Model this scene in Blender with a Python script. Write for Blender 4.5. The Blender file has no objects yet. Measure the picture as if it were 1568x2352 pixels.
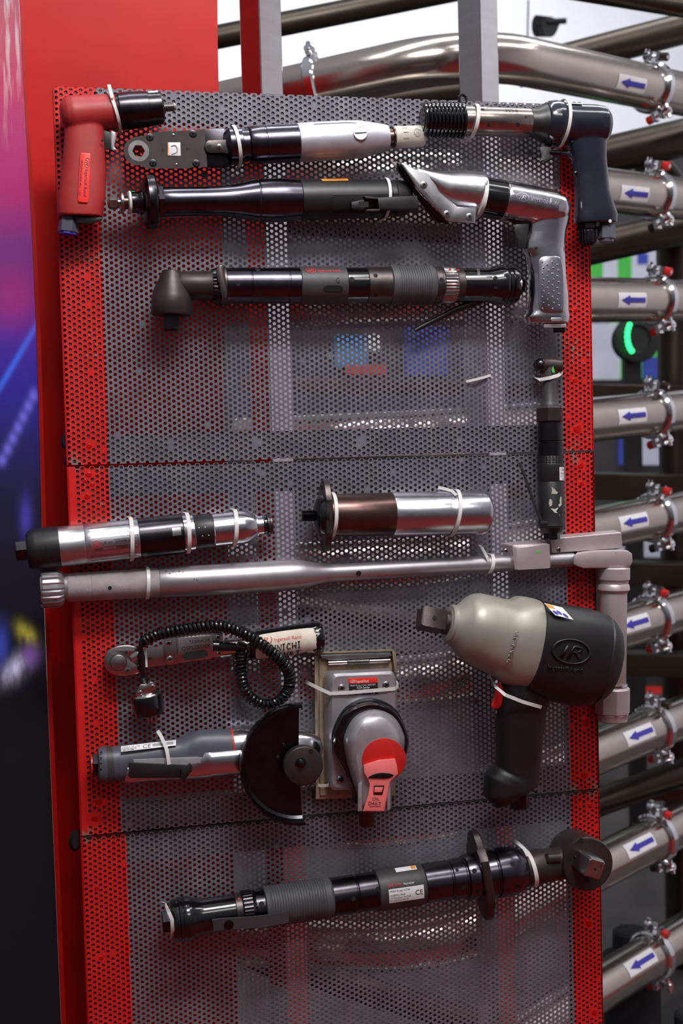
import bpy, bmesh, math, random
import numpy as np
from math import pi, sin, cos, radians, atan2
random.seed(7)
SC = bpy.context.scene
COL = SC.collection

# ------------------------------------------------------------------ camera
F = 3000.0                                   # focal length in pixels of the 1568 x 2352 frame
CAM = np.array([-0.4532, -1.9196, 0.0193])
YAW, PIT, ROL = -0.2298, -0.0510, 0.0265
def rot3(y, p, r):
    Rz = np.array([[cos(y), -sin(y), 0], [sin(y), cos(y), 0], [0, 0, 1]])
    Rx = np.array([[1, 0, 0], [0, cos(p), -sin(p)], [0, sin(p), cos(p)]])
    Ry = np.array([[cos(r), 0, sin(r)], [0, 1, 0], [-sin(r), 0, cos(r)]])
    return Rz @ Rx @ Ry
RM = rot3(YAW, PIT, ROL)                     # columns: right, forward, up
cam_d = bpy.data.cameras.new('camera')
cam = bpy.data.objects.new('camera', cam_d)
COL.objects.link(cam)
from mathutils import Matrix
mw = Matrix.Identity(4)
for i in range(3):
    mw[i][0] = RM[i, 0]; mw[i][1] = RM[i, 2]; mw[i][2] = -RM[i, 1]; mw[i][3] = CAM[i]
cam.matrix_world = mw
cam_d.sensor_fit = 'VERTICAL'
cam_d.sensor_height = 36.0
cam_d.lens = F * 36.0 / 2352
cam_d.clip_start = 0.05
cam_d.clip_end = 60
cam_d.dof.use_dof = True
cam_d.dof.focus_distance = 1.93
cam_d.dof.aperture_fstop = 5.0
SC.camera = cam

# ------------------------------------------------------------------ world, lamps, exposure
world = bpy.data.worlds.new('hall')
SC.world = world
world.use_nodes = True
wn = world.node_tree.nodes['Background']
_wt = world.node_tree                         # an even hall: pale ceiling above, dimmer towards the floor
_tc = _wt.nodes.new('ShaderNodeTexCoord'); _sx = _wt.nodes.new('ShaderNodeSeparateXYZ'); _rp = _wt.nodes.new('ShaderNodeValToRGB')
_mr = _wt.nodes.new('ShaderNodeMapRange'); _mr.inputs[1].default_value = -0.3; _mr.inputs[2].default_value = 1.0
_wt.links.new(_tc.outputs['Generated'], _sx.inputs[0]); _wt.links.new(_sx.outputs[2], _mr.inputs[0]); _wt.links.new(_mr.outputs[0], _rp.inputs[0]); _wt.links.new(_rp.outputs[0], wn.inputs[0])
_rp.color_ramp.elements[0].position = 0.0; _rp.color_ramp.elements[0].color = (0.06, 0.045, 0.05, 1)
_rp.color_ramp.elements[1].position = 1.0; _rp.color_ramp.elements[1].color = (1.05, 1.06, 1.15, 1)
_e = _rp.color_ramp.elements.new(0.26); _e.color = (0.27, 0.26, 0.29, 1)
wn.inputs[1].default_value = 0.38
SC.view_settings.view_transform = 'Standard'
SC.view_settings.look = 'None'
SC.view_settings.exposure = 0.0
SC.view_settings.gamma = 1.0
SC.view_settings.use_curve_mapping = False

def area(name, loc, target, sx, sy, power, color=(1, 1, 1)):
    l = bpy.data.lights.new(name, 'AREA')
    l.shape = 'RECTANGLE'; l.size = sx; l.size_y = sy
    l.energy = power; l.color = color
    o = bpy.data.objects.new(name, l)
    COL.objects.link(o)
    o.location = loc
    from mathutils import Vector
    d = Vector(target) - Vector(loc)
    o.rotation_euler = d.to_track_quat('-Z', 'Y').to_euler()
    return o
area('booth_lamp', (0.0, -1.35, 1.75), (0.0, 0.0, 0.2), 0.9, 0.3, 42, (1.0, 0.98, 0.97))
area('unseen_hall_light', (0.8, -5.0, 3.6), (0.2, 0.0, -0.2), 3.0, 0.7, 50, (1.0, 0.95, 0.93))
_l = area('unseen_hall_light', (0.95, 0.75, 2.9), (0.95, 0.75, 0.0), 4.0, 0.22, 55, (0.95, 0.97, 1.0))
_l.rotation_euler = (0, 0, radians(33))          # added strip light over the pipe rack, laid along it for streaks on pipes
area('unseen_hall_light', (3.4, 0.2, 3.3), (5.0, 0.6, 0.6), 2.0, 0.8, 35, (1.0, 0.97, 0.96))  # added light that brightens the side wall mirrored in the posts
_l = area('unseen_hall_light', (1.9, -0.75, 2.7), (1.9, -0.75, 0.0), 3.2, 0.2, 34, (1.0, 0.98, 0.98))
_l.rotation_euler = (0, 0, radians(33))  # added unseen strip, set forward so the pipes show a streak lower down
area('back_wall_lamp', (1.2, 4.6, 3.6), (1.6, 6.6, 1.6), 5.0, 0.6, 150, (0.95, 0.97, 1.0))

# ------------------------------------------------------------------ where a pixel of the photograph lies at a given distance from the board
K0 = 0.00064                                 # metres per pixel near the board
def A3(*v): return np.array(v, float)
def ray(x, y):
    d = RM @ A3((x - 784) / F, 1.0, -(y - 1176) / F)
    return d
def at(x, y, d=0.0):
    r = ray(x, y)
    t = (-d * K0 - CAM[1]) / r[1]
    return CAM + r * t
def at_y(x, y, Y):
    r = ray(x, y)
    return CAM + r * ((Y - CAM[1]) / r[1])
def at_z(x, y, Z):                           # at distance Z along the optical axis
    return CAM + ray(x, y) * Z
def kk(P): return float((RM.T @ (P - CAM))[1]) / F
def unit(v): return v / np.linalg.norm(v)
OUT = A3(0, -1, 0)

# ------------------------------------------------------------------ materials
def lin(c):
    c = c / 255.0
    return c / 12.92 if c <= 0.04045 else ((c + 0.055) / 1.055) ** 2.4
def rgb(r, g, b): return (lin(r), lin(g), lin(b), 1.0)
class NT:
    def __init__(s, name):
        s.m = bpy.data.materials.new(name); s.m.use_nodes = True
        s.t = s.m.node_tree; s.b = s.t.nodes['Principled BSDF']
        s.tc = s.t.nodes.new('ShaderNodeTexCoord')
    def n(s, kind, **kw):
        nd = s.t.nodes.new('ShaderNode' + kind)
        for k, v in kw.items(): setattr(nd, k, v)
        return nd
    def l(s, a, b): s.t.links.new(a, b)
    def math(s, op, a, b=None, clamp=False):
        nd = s.n('Math', operation=op); nd.use_clamp = clamp
        for i, v in enumerate((a, b)):
            if v is None: continue
            if isinstance(v, (int, float)): nd.inputs[i].default_value = v
            else: s.l(v, nd.inputs[i])
        return nd.outputs[0]
    def noise(s, scale, detail=4, rough=0.55, stretch=None, coord='Object'):
        nd = s.n('TexNoise'); nd.inputs['Scale'].default_value = scale
        nd.inputs['Detail'].default_value = detail; nd.inputs['Roughness'].default_value = rough
        src = s.tc.outputs[coord]
        if stretch:
            mp = s.n('Mapping'); mp.inputs['Scale'].default_value = stretch
            s.l(src, mp.inputs['Vector']); src = mp.outputs[0]
        s.l(src, nd.inputs['Vector'])
        return nd.outputs['Fac']
    def mix(s, fac, a, b):
        nd = s.n('Mix', data_type='RGBA')
        if isinstance(fac, (int, float)): nd.inputs[0].default_value = fac
        else: s.l(fac, nd.inputs[0])
        for i, v in ((6, a), (7, b)):
            if isinstance(v, tuple): nd.inputs[i].default_value = v
            else: s.l(v, nd.inputs[i])
        return nd.outputs[2]
    def ramp(s, fac, lo, hi):
        nd = s.n('MapRange'); nd.inputs[1].default_value = lo; nd.inputs[2].default_value = hi
        s.l(fac, nd.inputs[0]); return nd.outputs[0]
def mat(name, c, rough=0.4, metal=0.0, var=0.12, scale=60, bump=0.0, bscale=None, coat=0.0, stretch=None, spec=None, scuff=None):
    q = NT(name)
    base = c
    dark = tuple(v * (1 - var * 2) for v in c[:3]) + (1,)
    lite = tuple(min(1, v * (1 + var * 1.5)) for v in c[:3]) + (1,)
    f = q.noise(scale, stretch=stretch)
    col = q.mix(q.ramp(f, 0.3, 0.7), dark, lite)
    if scuff:
        g = q.ramp(q.noise(scuff[1], 8, 0.7), scuff[2], scuff[2] + 0.05)
        col = q.mix(g, col, scuff[0])
    q.l(col, q.b.inputs['Base Color'])
    r2 = q.noise(scale * 2.3, 5, 0.6, stretch)
    rr = q.math('ADD', q.math('MULTIPLY', q.math('SUBTRACT', r2, 0.5), 0.25 * rough + 0.04), rough)
    q.l(rr, q.b.inputs['Roughness'])
    q.b.inputs['Metallic'].default_value = metal
    if spec is not None: q.b.inputs['Specular IOR Level'].default_value = spec
    if coat: q.b.inputs['Coat Weight'].default_value = coat; q.b.inputs['Coat Roughness'].default_value = 0.12
    if bump:
        bn = q.n('Bump'); bn.inputs['Strength'].default_value = bump; bn.inputs['Distance'].default_value = 0.001
        q.l(q.noise(bscale or scale * 8, 3, 0.6), bn.inputs['Height']); q.l(bn.outputs[0], q.b.inputs['Normal'])
    return q.m
M = {}
M['red_rubber'] = mat('red_rubber', rgb(158, 34, 38), 0.52, 0, 0.06, 30, 0.05, 900)
M['red_paint'] = mat('red_paint', rgb(178, 16, 12), 0.42, 0, 0.05, 9, 0.04, 60, spec=0.2)
M['red_frame'] = mat('red_frame_paint', rgb(170, 16, 14), 0.38, 0, 0.08, 14, 0.05, 60, spec=0.3)
M['red_plastic'] = mat('red_plastic', rgb(190, 30, 26), 0.4, 0, 0.05, 30)
M['red_print'] = mat('red_print', rgb(205, 40, 36), 0.45, 0, 0.03)
M['label_red'] = mat('label_red', rgb(235, 52, 46), 0.4, 0, 0.03)
M['orange_print'] = mat('orange_print', rgb(228, 140, 40), 0.45, 0, 0.04)
M['black_print'] = mat('black_print', rgb(18, 16, 18), 0.5, 0, 0.05)
M['blue_print'] = mat('blue_print', rgb(52, 46, 160), 0.5, 0, 0.04)
M['grey_print'] = mat('grey_print', rgb(150, 150, 152), 0.5, 0, 0.05)
M['white_label'] = mat('white_label', rgb(226, 226, 228), 0.4, 0, 0.03, 40)
M['cream_paper'] = mat('cream_paper', rgb(214, 204, 188), 0.65, 0, 0.08, 40, 0.2, 200)
M['tie'] = mat('white_nylon', rgb(216, 214, 212), 0.35, 0, 0.03, 40)
M['black_steel'] = mat('black_steel', rgb(66, 64, 68), 0.26, 1.0, 0.12, 40, scuff=(rgb(96, 90, 88), 55, 0.66))
M['blued_steel'] = mat('blued_steel', rgb(86, 84, 92), 0.22, 1.0, 0.12, 30, scuff=(rgb(120, 116, 116), 60, 0.68))
M['dark_steel'] = mat('dark_steel', rgb(82, 74, 74), 0.38, 0.85, 0.12, 40, 0.05, 500)
M['gunmetal'] = mat('gunmetal', rgb(60, 53, 52), 0.42, 0.5, 0.1, 35, 0.05, 700, scuff=(rgb(110, 100, 98), 70, 0.7))
M['black_plastic'] = mat('black_plastic', rgb(26, 25, 27), 0.42, 0, 0.1, 40, 0.06, 900)
M['black_gloss'] = mat('black_gloss', rgb(12, 12, 15), 0.16, 0, 0.1, 40, coat=0.6)
M['black_hammer'] = mat('black_hammer_paint', rgb(28, 31, 42), 0.2, 0, 0.1, 40, 0.03, 80, coat=0.7)
M['hole'] = mat('hole_black', rgb(6, 6, 6), 0.8, 0, 0.05)  # black stands in for the shade inside holes, slots and recesses
M['grey_rubber'] = mat('grey_rubber', rgb(72, 72, 75), 0.55, 0, 0.08, 50, 0.06, 900)
M['grey_sleeve'] = mat('grey_sleeve', rgb(58, 56, 58), 0.5, 0, 0.06, 50, 0.04, 900)
M['slate'] = mat('slate_plastic', rgb(78, 80, 90), 0.42, 0, 0.06, 40, 0.05, 900)
M['beige'] = mat('beige_plastic', rgb(186, 182, 172), 0.45, 0, 0.05, 40)
M['silver_paint'] = mat('silver_paint', rgb(188, 186, 194), 0.42, 0.6, 0.06, 60, 0.15, 1500)
M['alu'] = mat('polished_aluminium', rgb(205, 204, 210), 0.2, 1.0, 0.05, 40, 0.04, 300)
M['alu_satin'] = mat('satin_aluminium', rgb(198, 198, 202), 0.32, 1.0, 0.06, 60, 0.06, 900)
M['alu_brushed'] = mat('turned_aluminium', rgb(206, 206, 212), 0.25, 1.0, 0.05, 120, 0.03, 400)
M['wrench_silver'] = mat('satin_chrome', rgb(172, 168, 172), 0.38, 0.8, 0.06, 30, 0.06, 900, scuff=(rgb(110, 100, 98), 42, 0.69))
M['socket_silver'] = mat('painted_socket', rgb(186, 174, 176), 0.42, 0.5, 0.05, 30, 0.05, 700, scuff=(rgb(120, 96, 92), 34, 0.67))
M['chrome'] = mat('chrome', rgb(222, 222, 226), 0.09, 1.0, 0.03, 20)
M['nickel'] = mat('nickel', rgb(196, 186, 184), 0.2, 1.0, 0.05, 40, 0.02, 400)
M['steel'] = mat('bright_steel', rgb(170, 166, 166), 0.3, 1.0, 0.1, 80, 0.04, 500)
M['rusty_steel'] = mat('spotted_steel', rgb(176, 166, 160), 0.24, 1.0, 0.08, 40, 0.03, 400, scuff=(rgb(96, 70, 58), 60, 0.62))
M['brown_steel'] = mat('brown_steel', rgb(96, 74, 70), 0.3, 0.9, 0.08, 60, 0.03, 500, stretch=(1, 1, 1))
M['titanium'] = mat('titanium_paint', rgb(156, 153, 144), 0.42, 0.35, 0.05, 30, 0.06, 1200)
M['impact_black'] = mat('impact_black', rgb(19, 18, 20), 0.46, 0, 0.06, 30, 0.1, 1200)
M['grey_cast'] = mat('grey_cast_paint', rgb(176, 173, 178), 0.34, 0.55, 0.06, 50, 0.08, 1000)
M['dull_nickel'] = mat('dull_nickel', rgb(160, 146, 128), 0.45, 0.45, 0.12, 60, 0.05, 500)
M['zinc'] = mat('zinc_plate', rgb(150, 165, 166), 0.4, 0.9, 0.1, 80)
M['tan_felt'] = mat('tan_pad', rgb(150, 130, 104), 0.8, 0, 0.15, 80, 0.2, 400)
M['pink'] = mat('pink_plastic', rgb(240, 120, 120), 0.38, 0, 0.06, 30)
M['cord'] = mat('cord_rubber', rgb(16, 15, 17), 0.26, 0, 0.1, 40, coat=0.3)
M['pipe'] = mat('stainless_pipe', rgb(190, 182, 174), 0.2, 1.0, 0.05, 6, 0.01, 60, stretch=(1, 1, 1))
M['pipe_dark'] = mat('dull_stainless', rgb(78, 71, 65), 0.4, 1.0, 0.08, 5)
M['post'] = mat('mirror_tube', rgb(206, 204, 206), 0.1, 1.0, 0.04, 10, 0.01, 40, stretch=(1, 1, 6))
M['grey_tube'] = mat('grey_tube', rgb(86, 82, 82), 0.45, 0.4, 0.08, 30)
M['primer'] = mat('primer_tube', rgb(78, 60, 54), 0.5, 0.3, 0.15, 40)
M['white_wall'] = mat('white_wall', rgb(236, 236, 242), 0.7, 0, 0.02, 2)
M['floor'] = mat('red_carpet', rgb(120, 22, 20), 0.9, 0, 0.1, 30, 0.2, 200)
M['hall_floor'] = mat('hall_floor', rgb(70, 66, 66), 0.45, 0, 0.15, 3)
M['green_board'] = mat('green_board', rgb(70, 190, 70), 0.5, 0, 0.05, 4)
M['blue_board'] = mat('blue_board', rgb(52, 70, 170), 0.5, 0, 0.08, 4)
M['pale_board'] = mat('pale_board', rgb(200, 204, 220), 0.5, 0, 0.06, 4)
M['skyblue_board'] = mat('sky_blue_board', rgb(90, 160, 226), 0.5, 0, 0.06, 4)
M['dark_cloth'] = mat('dark_cloth', rgb(28, 28, 34), 0.8, 0, 0.1, 20)

# ------------------------------------------------------------------ geometry: every builder returns (vertices, faces)
def join(*gs):
    V, Fa = [], []
    for v, f in gs:
        o = len(V); V.extend(list(v)); Fa.extend([tuple(i + o for i in q) for q in f])
    return V, Fa
def rings(R, cap=True, closed=False):        # R: list of equally long loops of points
    n = len(R[0]); V = [p for r in R for p in r]; Fa = []
    m = len(R)
    for i in range(m - (0 if closed else 1)):
        j = (i + 1) % m
        for q in range(n):
            q2 = (q + 1) % n
            Fa.append((i * n + q, i * n + q2, j * n + q2, j * n + q))
    if cap and not closed:
        Fa.append(tuple(range(n - 1, -1, -1))); Fa.append(tuple((m - 1) * n + q for q in range(n)))
    return V, Fa
class Ax:
    """a working axis between two pixels at the given heights over the board; s along, t up, d towards the viewer, all in pixels"""
    def __init__(s, A, B, d0, d1=None):
        s.A, s.B = A3(*A), A3(*B); s.d0 = d0; s.d1 = d0 if d1 is None else d1
        s.L = float(np.linalg.norm(s.B - s.A))
        s.e1 = unit(s.pos(s.L) - s.pos(0)); e3 = OUT - s.e1 * float(OUT @ s.e1); s.e3 = unit(e3)
        s.e2 = np.cross(s.e3, s.e1)
    def pos(s, q):
        f = q / s.L; p = s.A + (s.B - s.A) * f
        return at(p[0], p[1], s.d0 + (s.d1 - s.d0) * f)
    def k(s, q): return kk(s.pos(q))
    def P(s, q, t=0.0, d=0.0):
        b = s.pos(q); k = kk(b); return b + k * (t * s.e2 + d * s.e3)
    def lathe(s, prof, n=36, mod=None):
        R = []
        for q, r in prof:
            b = s.pos(q); k = kk(b); ring = []
            for i in range(n):
                a = 2 * pi * i / n; rr = r * (mod(i) if mod else 1)
                ring.append(b + k * rr * (cos(a) * s.e2 + sin(a) * s.e3))
            R.append(ring)
        return rings(R)
    def prism(s, q0, q1, r, n=6, rot=0.0, ch=1.5):
        R = []
        for q, rr in ((q0, r - ch), (q0 + ch, r), (q1 - ch, r), (q1, r - ch)):
            R.append([s.P(q, rr * cos(rot + 2 * pi * i / n), rr * sin(rot + 2 * pi * i / n)) for i in range(n)])
        return rings(R)
    def poly(s, pts, d0, d1, bev=2.0):
        return slab_pts([(p[0], p[1]) for p in pts], d0, d1, bev, lambda a, b, d: s.P(a, b, d))
    def box(s, q0, q1, t0, t1, d0, d1, bev=2.0):
        return s.poly([(q0, t0), (q1, t0), (q1, t1), (q0, t1)], d0, d1, bev)
    def surf(s, r, a0=90.0):                 # map (x along, y around) in pixels onto a cylinder of radius r
        def f(x, y, lift=0.0):
            a = radians(a0) + y / r
            b = s.pos(x); k = kk(b)
            return b + k * (r + 0.6 + lift) * (cos(a) * s.e2 + sin(a) * s.e3)
        return f
    def hole(s, q, ang, r, rad, n=14):
        m = s.surf(r, ang); c = [m(q + rad * cos(2 * pi * i / n), rad * sin(2 * pi * i / n), -0.2) for i in range(n)]
        return c, [tuple(range(n))]
    def tie(s, q, r, w=4.5, th=1.6, lean=0.0, a0=-100, a1=100, base=None):
        path = []
        n = 22
        for i in range(n + 1):
            a = radians(a0 + (a1 - a0) * i / n)
            path.append((q + lean * sin(a), (r + th) * sin(a), (r + th) * cos(a)))
        base = base if base is not None else (s.d0 + (s.d1 - s.d0) * q / s.L)
        path = [(path[0][0], path[0][1], -base + 0.5)] + path + [(path[-1][0], path[-1][1], -base + 0.5)]
        R = []
        for i, (x, t, d) in enumerate(path):
            p0 = path[max(0, i - 1)]; p1 = path[min(len(path) - 1, i + 1)]
            tg = unit(A3(0, p1[1] - p0[1], p1[2] - p0[2])); nr = A3(0, -tg[2], tg[1])
            nr = nr * th / 2
            R.append([s.P(x - w / 2, t + nr[1], d + nr[2]), s.P(x + w / 2, t + nr[1], d + nr[2]),
                      s.P(x + w / 2, t - nr[1], d - nr[2]), s.P(x - w / 2, t - nr[1], d - nr[2])])
        return rings(R)
def raw_ax(O, e1, up=A3(0, 0, 1), k=None):
    a = Ax.__new__(Ax); a.O = O; a.e1 = unit(e1); k = k or kk(O); a.kc = k
    e2 = up - a.e1 * float(up @ a.e1); a.e2 = unit(e2); a.e3 = np.cross(a.e1, a.e2); a.L = 100.0; a.d0 = a.d1 = 0
    a.pos = lambda q: O + a.e1 * q * k
    a.P = lambda q, t=0.0, d=0.0: O + k * (q * a.e1 + t * a.e2 + d * a.e3)
    def lathe(prof, n=36, mod=None):
        R = [[a.P(q, r * (mod(i) if mod else 1) * cos(2 * pi * i / n), r * (mod(i) if mod else 1) * sin(2 * pi * i / n)) for i in range(n)] for q, r in prof]
        return rings(R)
    a.lathe = lathe
    return a
def out_ax(x, y, d): return raw_ax(at(x, y, d), OUT)
def inset(pts, b):
    n = len(pts); ar = sum(pts[i][0] * pts[(i + 1) % n][1] - pts[(i + 1) % n][0] * pts[i][1] for i in range(n))
    sg = 1 if ar > 0 else -1; res = []
    for i in range(n):
        p0, p, p1 = A3(*pts[i - 1]), A3(*pts[i]), A3(*pts[(i + 1) % n])
        u, v = unit(p - p0), unit(p1 - p)
        n1, n2 = A3(-u[1], u[0]) * sg, A3(-v[1], v[0]) * sg
        m = n1 + n2; l = float(m @ m)
        m = m / l * 2 if l > 0.3 else n1
        q = p + m * b; res.append((q[0], q[1]))
    return res
def slab_pts(pts, d0, d1, bev, mp):
    sg = 1 if d1 > d0 else -1
    if bev > 0:
        ins = inset(pts, bev); ins2 = inset(pts, bev * 0.3)
        L = [(pts, d0), (pts, d1 - sg * bev), (ins2, d1 - sg * bev * 0.3), (ins, d1)]
    else: L = [(pts, d0), (pts, d1)]
    return rings([[mp(a, b, d) for a, b in ps] for ps, d in L])
def slab(pts, d0, d1, bev=2.0):              # an outline in pixels of the photograph, between two heights over the board
    return slab_pts(pts, d0, d1, bev, lambda a, b, d: at(a, b, d))
def stack(levels):                           # [(outline, height)]
    return rings([[at(a, b, d) for a, b in o] for o, d in levels])
def spline(pts, n, closed=True):
    P = [A3(*p) for p in pts]; m = len(P); out = []
    segs = m if closed else m - 1
    for i in range(segs):
        if closed: p0, p1, p2, p3 = P[i - 1], P[i], P[(i + 1) % m], P[(i + 2) % m]
        else: p0, p1, p2, p3 = P[max(i - 1, 0)], P[i], P[i + 1], P[min(i + 2, m - 1)]
        for j in range(n):
            t = j / n
            out.append(0.5 * (2 * p1 + (p2 - p0) * t + (2 * p0 - 5 * p1 + 4 * p2 - p3) * t * t + (3 * p1 - p0 - 3 * p2 + p3) * t ** 3))
    if not closed: out.append(P[-1])
    return out
def ell(cx, cy, rx, ry, n=32, rot=0.0, e=2.0):
    o = []
    for i in range(n):
        a = 2 * pi * i / n; c, s_ = cos(a), sin(a)
        x = rx * math.copysign(abs(c) ** (2 / e), c); y = ry * math.copysign(abs(s_) ** (2 / e), s_)
        o.append((cx + x * cos(rot) - y * sin(rot), cy + x * sin(rot) + y * cos(rot)))
    return o
def rrect(x0, y0, x1, y1, r, n=5):
    o = []
    for cx, cy, a0 in ((x1 - r, y0 + r, -90), (x1 - r, y1 - r, 0), (x0 + r, y1 - r, 90), (x0 + r, y0 + r, 180)):
        for i in range(n + 1):
            a = radians(a0 + 90 * i / n); o.append((cx + r * cos(a), cy + r * sin(a)))
    return o
def quad_map(c, pts):                        # unit-square outline into a quadrilateral tl, tr, br, bl
    tl, tr, br, bl = [A3(*q) for q in c]; o = []
    for u, v in pts:
        p = (tl * (1 - u) + tr * u) * (1 - v) + (bl * (1 - u) + br * u) * v; o.append((p[0], p[1]))
    return o
def loft(secs, n=32, nrm=None):              # (x, y, d, half width, half depth, exponent)
    R = []; m = len(secs)
    for i, (x, y, d, a, b, e) in enumerate(secs):
        p0, p1 = secs[max(i - 1, 0)], secs[min(i + 1, m - 1)]
        tg = A3(p1[0] - p0[0], p1[1] - p0[1]) if nrm is None else A3(*nrm)
        tg = tg / (np.linalg.norm(tg) + 1e-9); nx, ny = -tg[1], tg[0]
        ring = []
        for j in range(n):
            an = 2 * pi * j / n; c, s_ = cos(an), sin(an)
            u = a * math.copysign(abs(c) ** (2 / e), c); w = b * math.copysign(abs(s_) ** (2 / e), s_)
            ring.append(at(x + nx * u, y + ny * u, d) + OUT * w * K0)
        R.append(ring)
    return rings(R)
def sweep(pts, r, n=8, cap=True):            # tube through world points; r a number or one per point
    m = len(pts); R = []; nv = None
    for i in range(m):
        tg = unit(pts[min(i + 1, m - 1)] - pts[max(i - 1, 0)])
        if nv is None:
            nv = np.cross(tg, A3(0.3, 0.2, 0.93)); nv = unit(nv)
        nv = unit(nv - tg * float(nv @ tg)); bv = np.cross(tg, nv)
        rr = r[i] if hasattr(r, '__len__') else r
        R.append([pts[i] + rr * (cos(2 * pi * j / n) * nv + sin(2 * pi * j / n) * bv) for j in range(n)])
    return rings(R, cap)
def ribbon(pts, w, th, up=OUT):              # flat strap through world points, broad side towards `up`
    R = []; m = len(pts)
    for i in range(m):
        tg = unit(pts[min(i + 1, m - 1)] - pts[max(i - 1, 0)])
        sd = unit(np.cross(tg, up)); un = unit(np.cross(sd, tg))
        R.append([pts[i] + sd * w / 2 + un * th / 2, pts[i] - sd * w / 2 + un * th / 2, pts[i] - sd * w / 2 - un * th / 2, pts[i] + sd * w / 2 - un * th / 2])
    return rings(R)
def grid(f, u0, u1, v0, v1, nu, nv):
    V = [f(u0 + (u1 - u0) * i / nu, v0 + (v1 - v0) * j / nv) for j in range(nv + 1) for i in range(nu + 1)]
    Fa = [(j * (nu + 1) + i, j * (nu + 1) + i + 1, (j + 1) * (nu + 1) + i + 1, (j + 1) * (nu + 1) + i) for j in range(nv) for i in range(nu)]
    return V, Fa
_txt = {}
def glyphs(text, shear=0.0):
    key = (text, shear)
    if key not in _txt:
        cu = bpy.data.curves.new('lettering', 'FONT'); cu.body = text; cu.size = 1.0; cu.shear = shear; cu.resolution_u = 3
        cu.fill_mode = 'FRONT'
        o = bpy.data.objects.new('lettering', cu); COL.objects.link(o)
        dg = bpy.context.evaluated_depsgraph_get(); dg.update()
        me = bpy.data.meshes.new_from_object(o.evaluated_get(dg))
        v = np.array([(q.co.x, q.co.y) for q in me.vertices]) if len(me.vertices) else np.zeros((0, 2))
        f = [tuple(p.vertices) for p in me.polygons]
        bpy.data.objects.remove(o); bpy.data.curves.remove(cu); bpy.data.meshes.remove(me)
        _txt[key] = (v, f)
    return _txt[key]
def text(s, f, x, y, h, w=None, shear=0.0, lift=0.25, ang=0.0, bold=0.0):
    """lettering laid through the surface map f(x, y, lift); y grows downwards; (x, y) is the left end of the base line"""
    v, fa = glyphs(s, shear)
    if not len(v): return [], []
    v = v - A3(v[:, 0].min(), 0)
    sy = h / 0.72; sx = w / max(v[:, 0].max(), 1e-6) if w else sy
    ca, sa = cos(radians(ang)), sin(radians(ang)); out = []
    for px, py in v:
        a, b = px * sx, -py * sy
        out.append(f(x + a * ca - b * sa, y + a * sa + b * ca, lift))
    return out, list(fa)
def logo(f, cx, cy, rx, ry, lift=0.25, ang=0.0, ring=True):   # oval outline with two slanted capitals
    ca, sa = cos(radians(ang)), sin(radians(ang)); g = []
    T = lambda u, v: f(cx + u * ca - v * sa, cy + u * sa + v * ca, lift)
    if ring:
        n = 28; V = []; Fa = []
        for i in range(n):
            a = 2 * pi * i / n
            V.append(T(rx * cos(a), ry * sin(a))); V.append(T(rx * 0.88 * cos(a), ry * 0.85 * sin(a)))
        for i in range(n): j = (i + 1) % n; Fa.append((2 * i, 2 * j, 2 * j + 1, 2 * i + 1))
        g.append((V, Fa))
    w = rx * 1.15; h = ry * 1.05
    x0, y0 = -w / 2, h / 2
    g.append(text('IR', f, cx + x0 * ca - y0 * sa, cy + x0 * sa + y0 * ca, h, w, 0.35, lift, ang))
    return join(*g)
def flat(d):                                 # plane map in photograph pixels at height d
    return lambda x, y, lift=0.0: at(x, y, d + lift)
def patch(f, x0, y0, x1, y1, nx=2, ny=2, lift=0.0): return grid(lambda a, b: f(a, b, lift), x0, x1, y0, y1, nx, ny)

# ------------------------------------------------------------------ scene objects
def obj(name, geom, m, parent=None, loc=None, smooth=35.0, label=None, kind=None):
    V, Fa = geom
    V = np.array(V, float)
    loc = A3(0, 0, 0) if loc is None else np.array(loc, float)
    me = bpy.data.meshes.new(name)
    me.from_pydata([tuple(p) for p in (V - loc)], [], Fa)
    me.validate(verbose=False)
    if smooth:
        me.polygons.foreach_set('use_smooth', [True] * len(me.polygons))
        me.set_sharp_from_angle(angle=radians(smooth))
    me.materials.append(M[m] if isinstance(m, str) else m)
    o = bpy.data.objects.new(name, me); COL.objects.link(o)
    if parent is not None: o.parent = parent
    else: o.location = loc
    if label: o['label'] = label
    if kind: o['kind'] = kind
    bm = bmesh.new(); bm.from_mesh(me); bmesh.ops.recalc_face_normals(bm, faces=bm.faces); bm.to_mesh(me); bm.free()
    return o
class Thing:
    def __init__(s, name, label, cat, loc, group=None):
        s.loc = np.array(loc, float)
        s.o = bpy.data.objects.new(name, None); COL.objects.link(s.o); s.o.empty_display_size = 0.03
        s.o.location = s.loc; s.o['label'] = label; s.o['category'] = cat
        if group: s.o['group'] = group
    def part(s, name, m, *geoms, parent=None, label=None, smooth=35.0, kind=None):
        return obj(name, join(*geoms), m, parent or s.o, s.loc, smooth, label, kind)
def single(name, label, cat, m, *geoms, group=None, smooth=35.0):
    g = join(*geoms); c = np.array(g[0]).mean(0)
    o = obj(name, g, m, None, c, smooth, label); o['category'] = cat
    if group: o['group'] = group
    return o
def remesh(o, vox=0.0014, it=6):
    m = o.modifiers.new('fuse', 'REMESH'); m.mode = 'VOXEL'; m.voxel_size = vox; m.use_smooth_shade = True
    s = o.modifiers.new('soften', 'SMOOTH'); s.factor = 0.5; s.iterations = it
def cable_tie(label, *geoms):
    return single('cable_tie', label, 'cable tie', 'tie', *geoms, group='white cable ties holding the tools')
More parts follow.
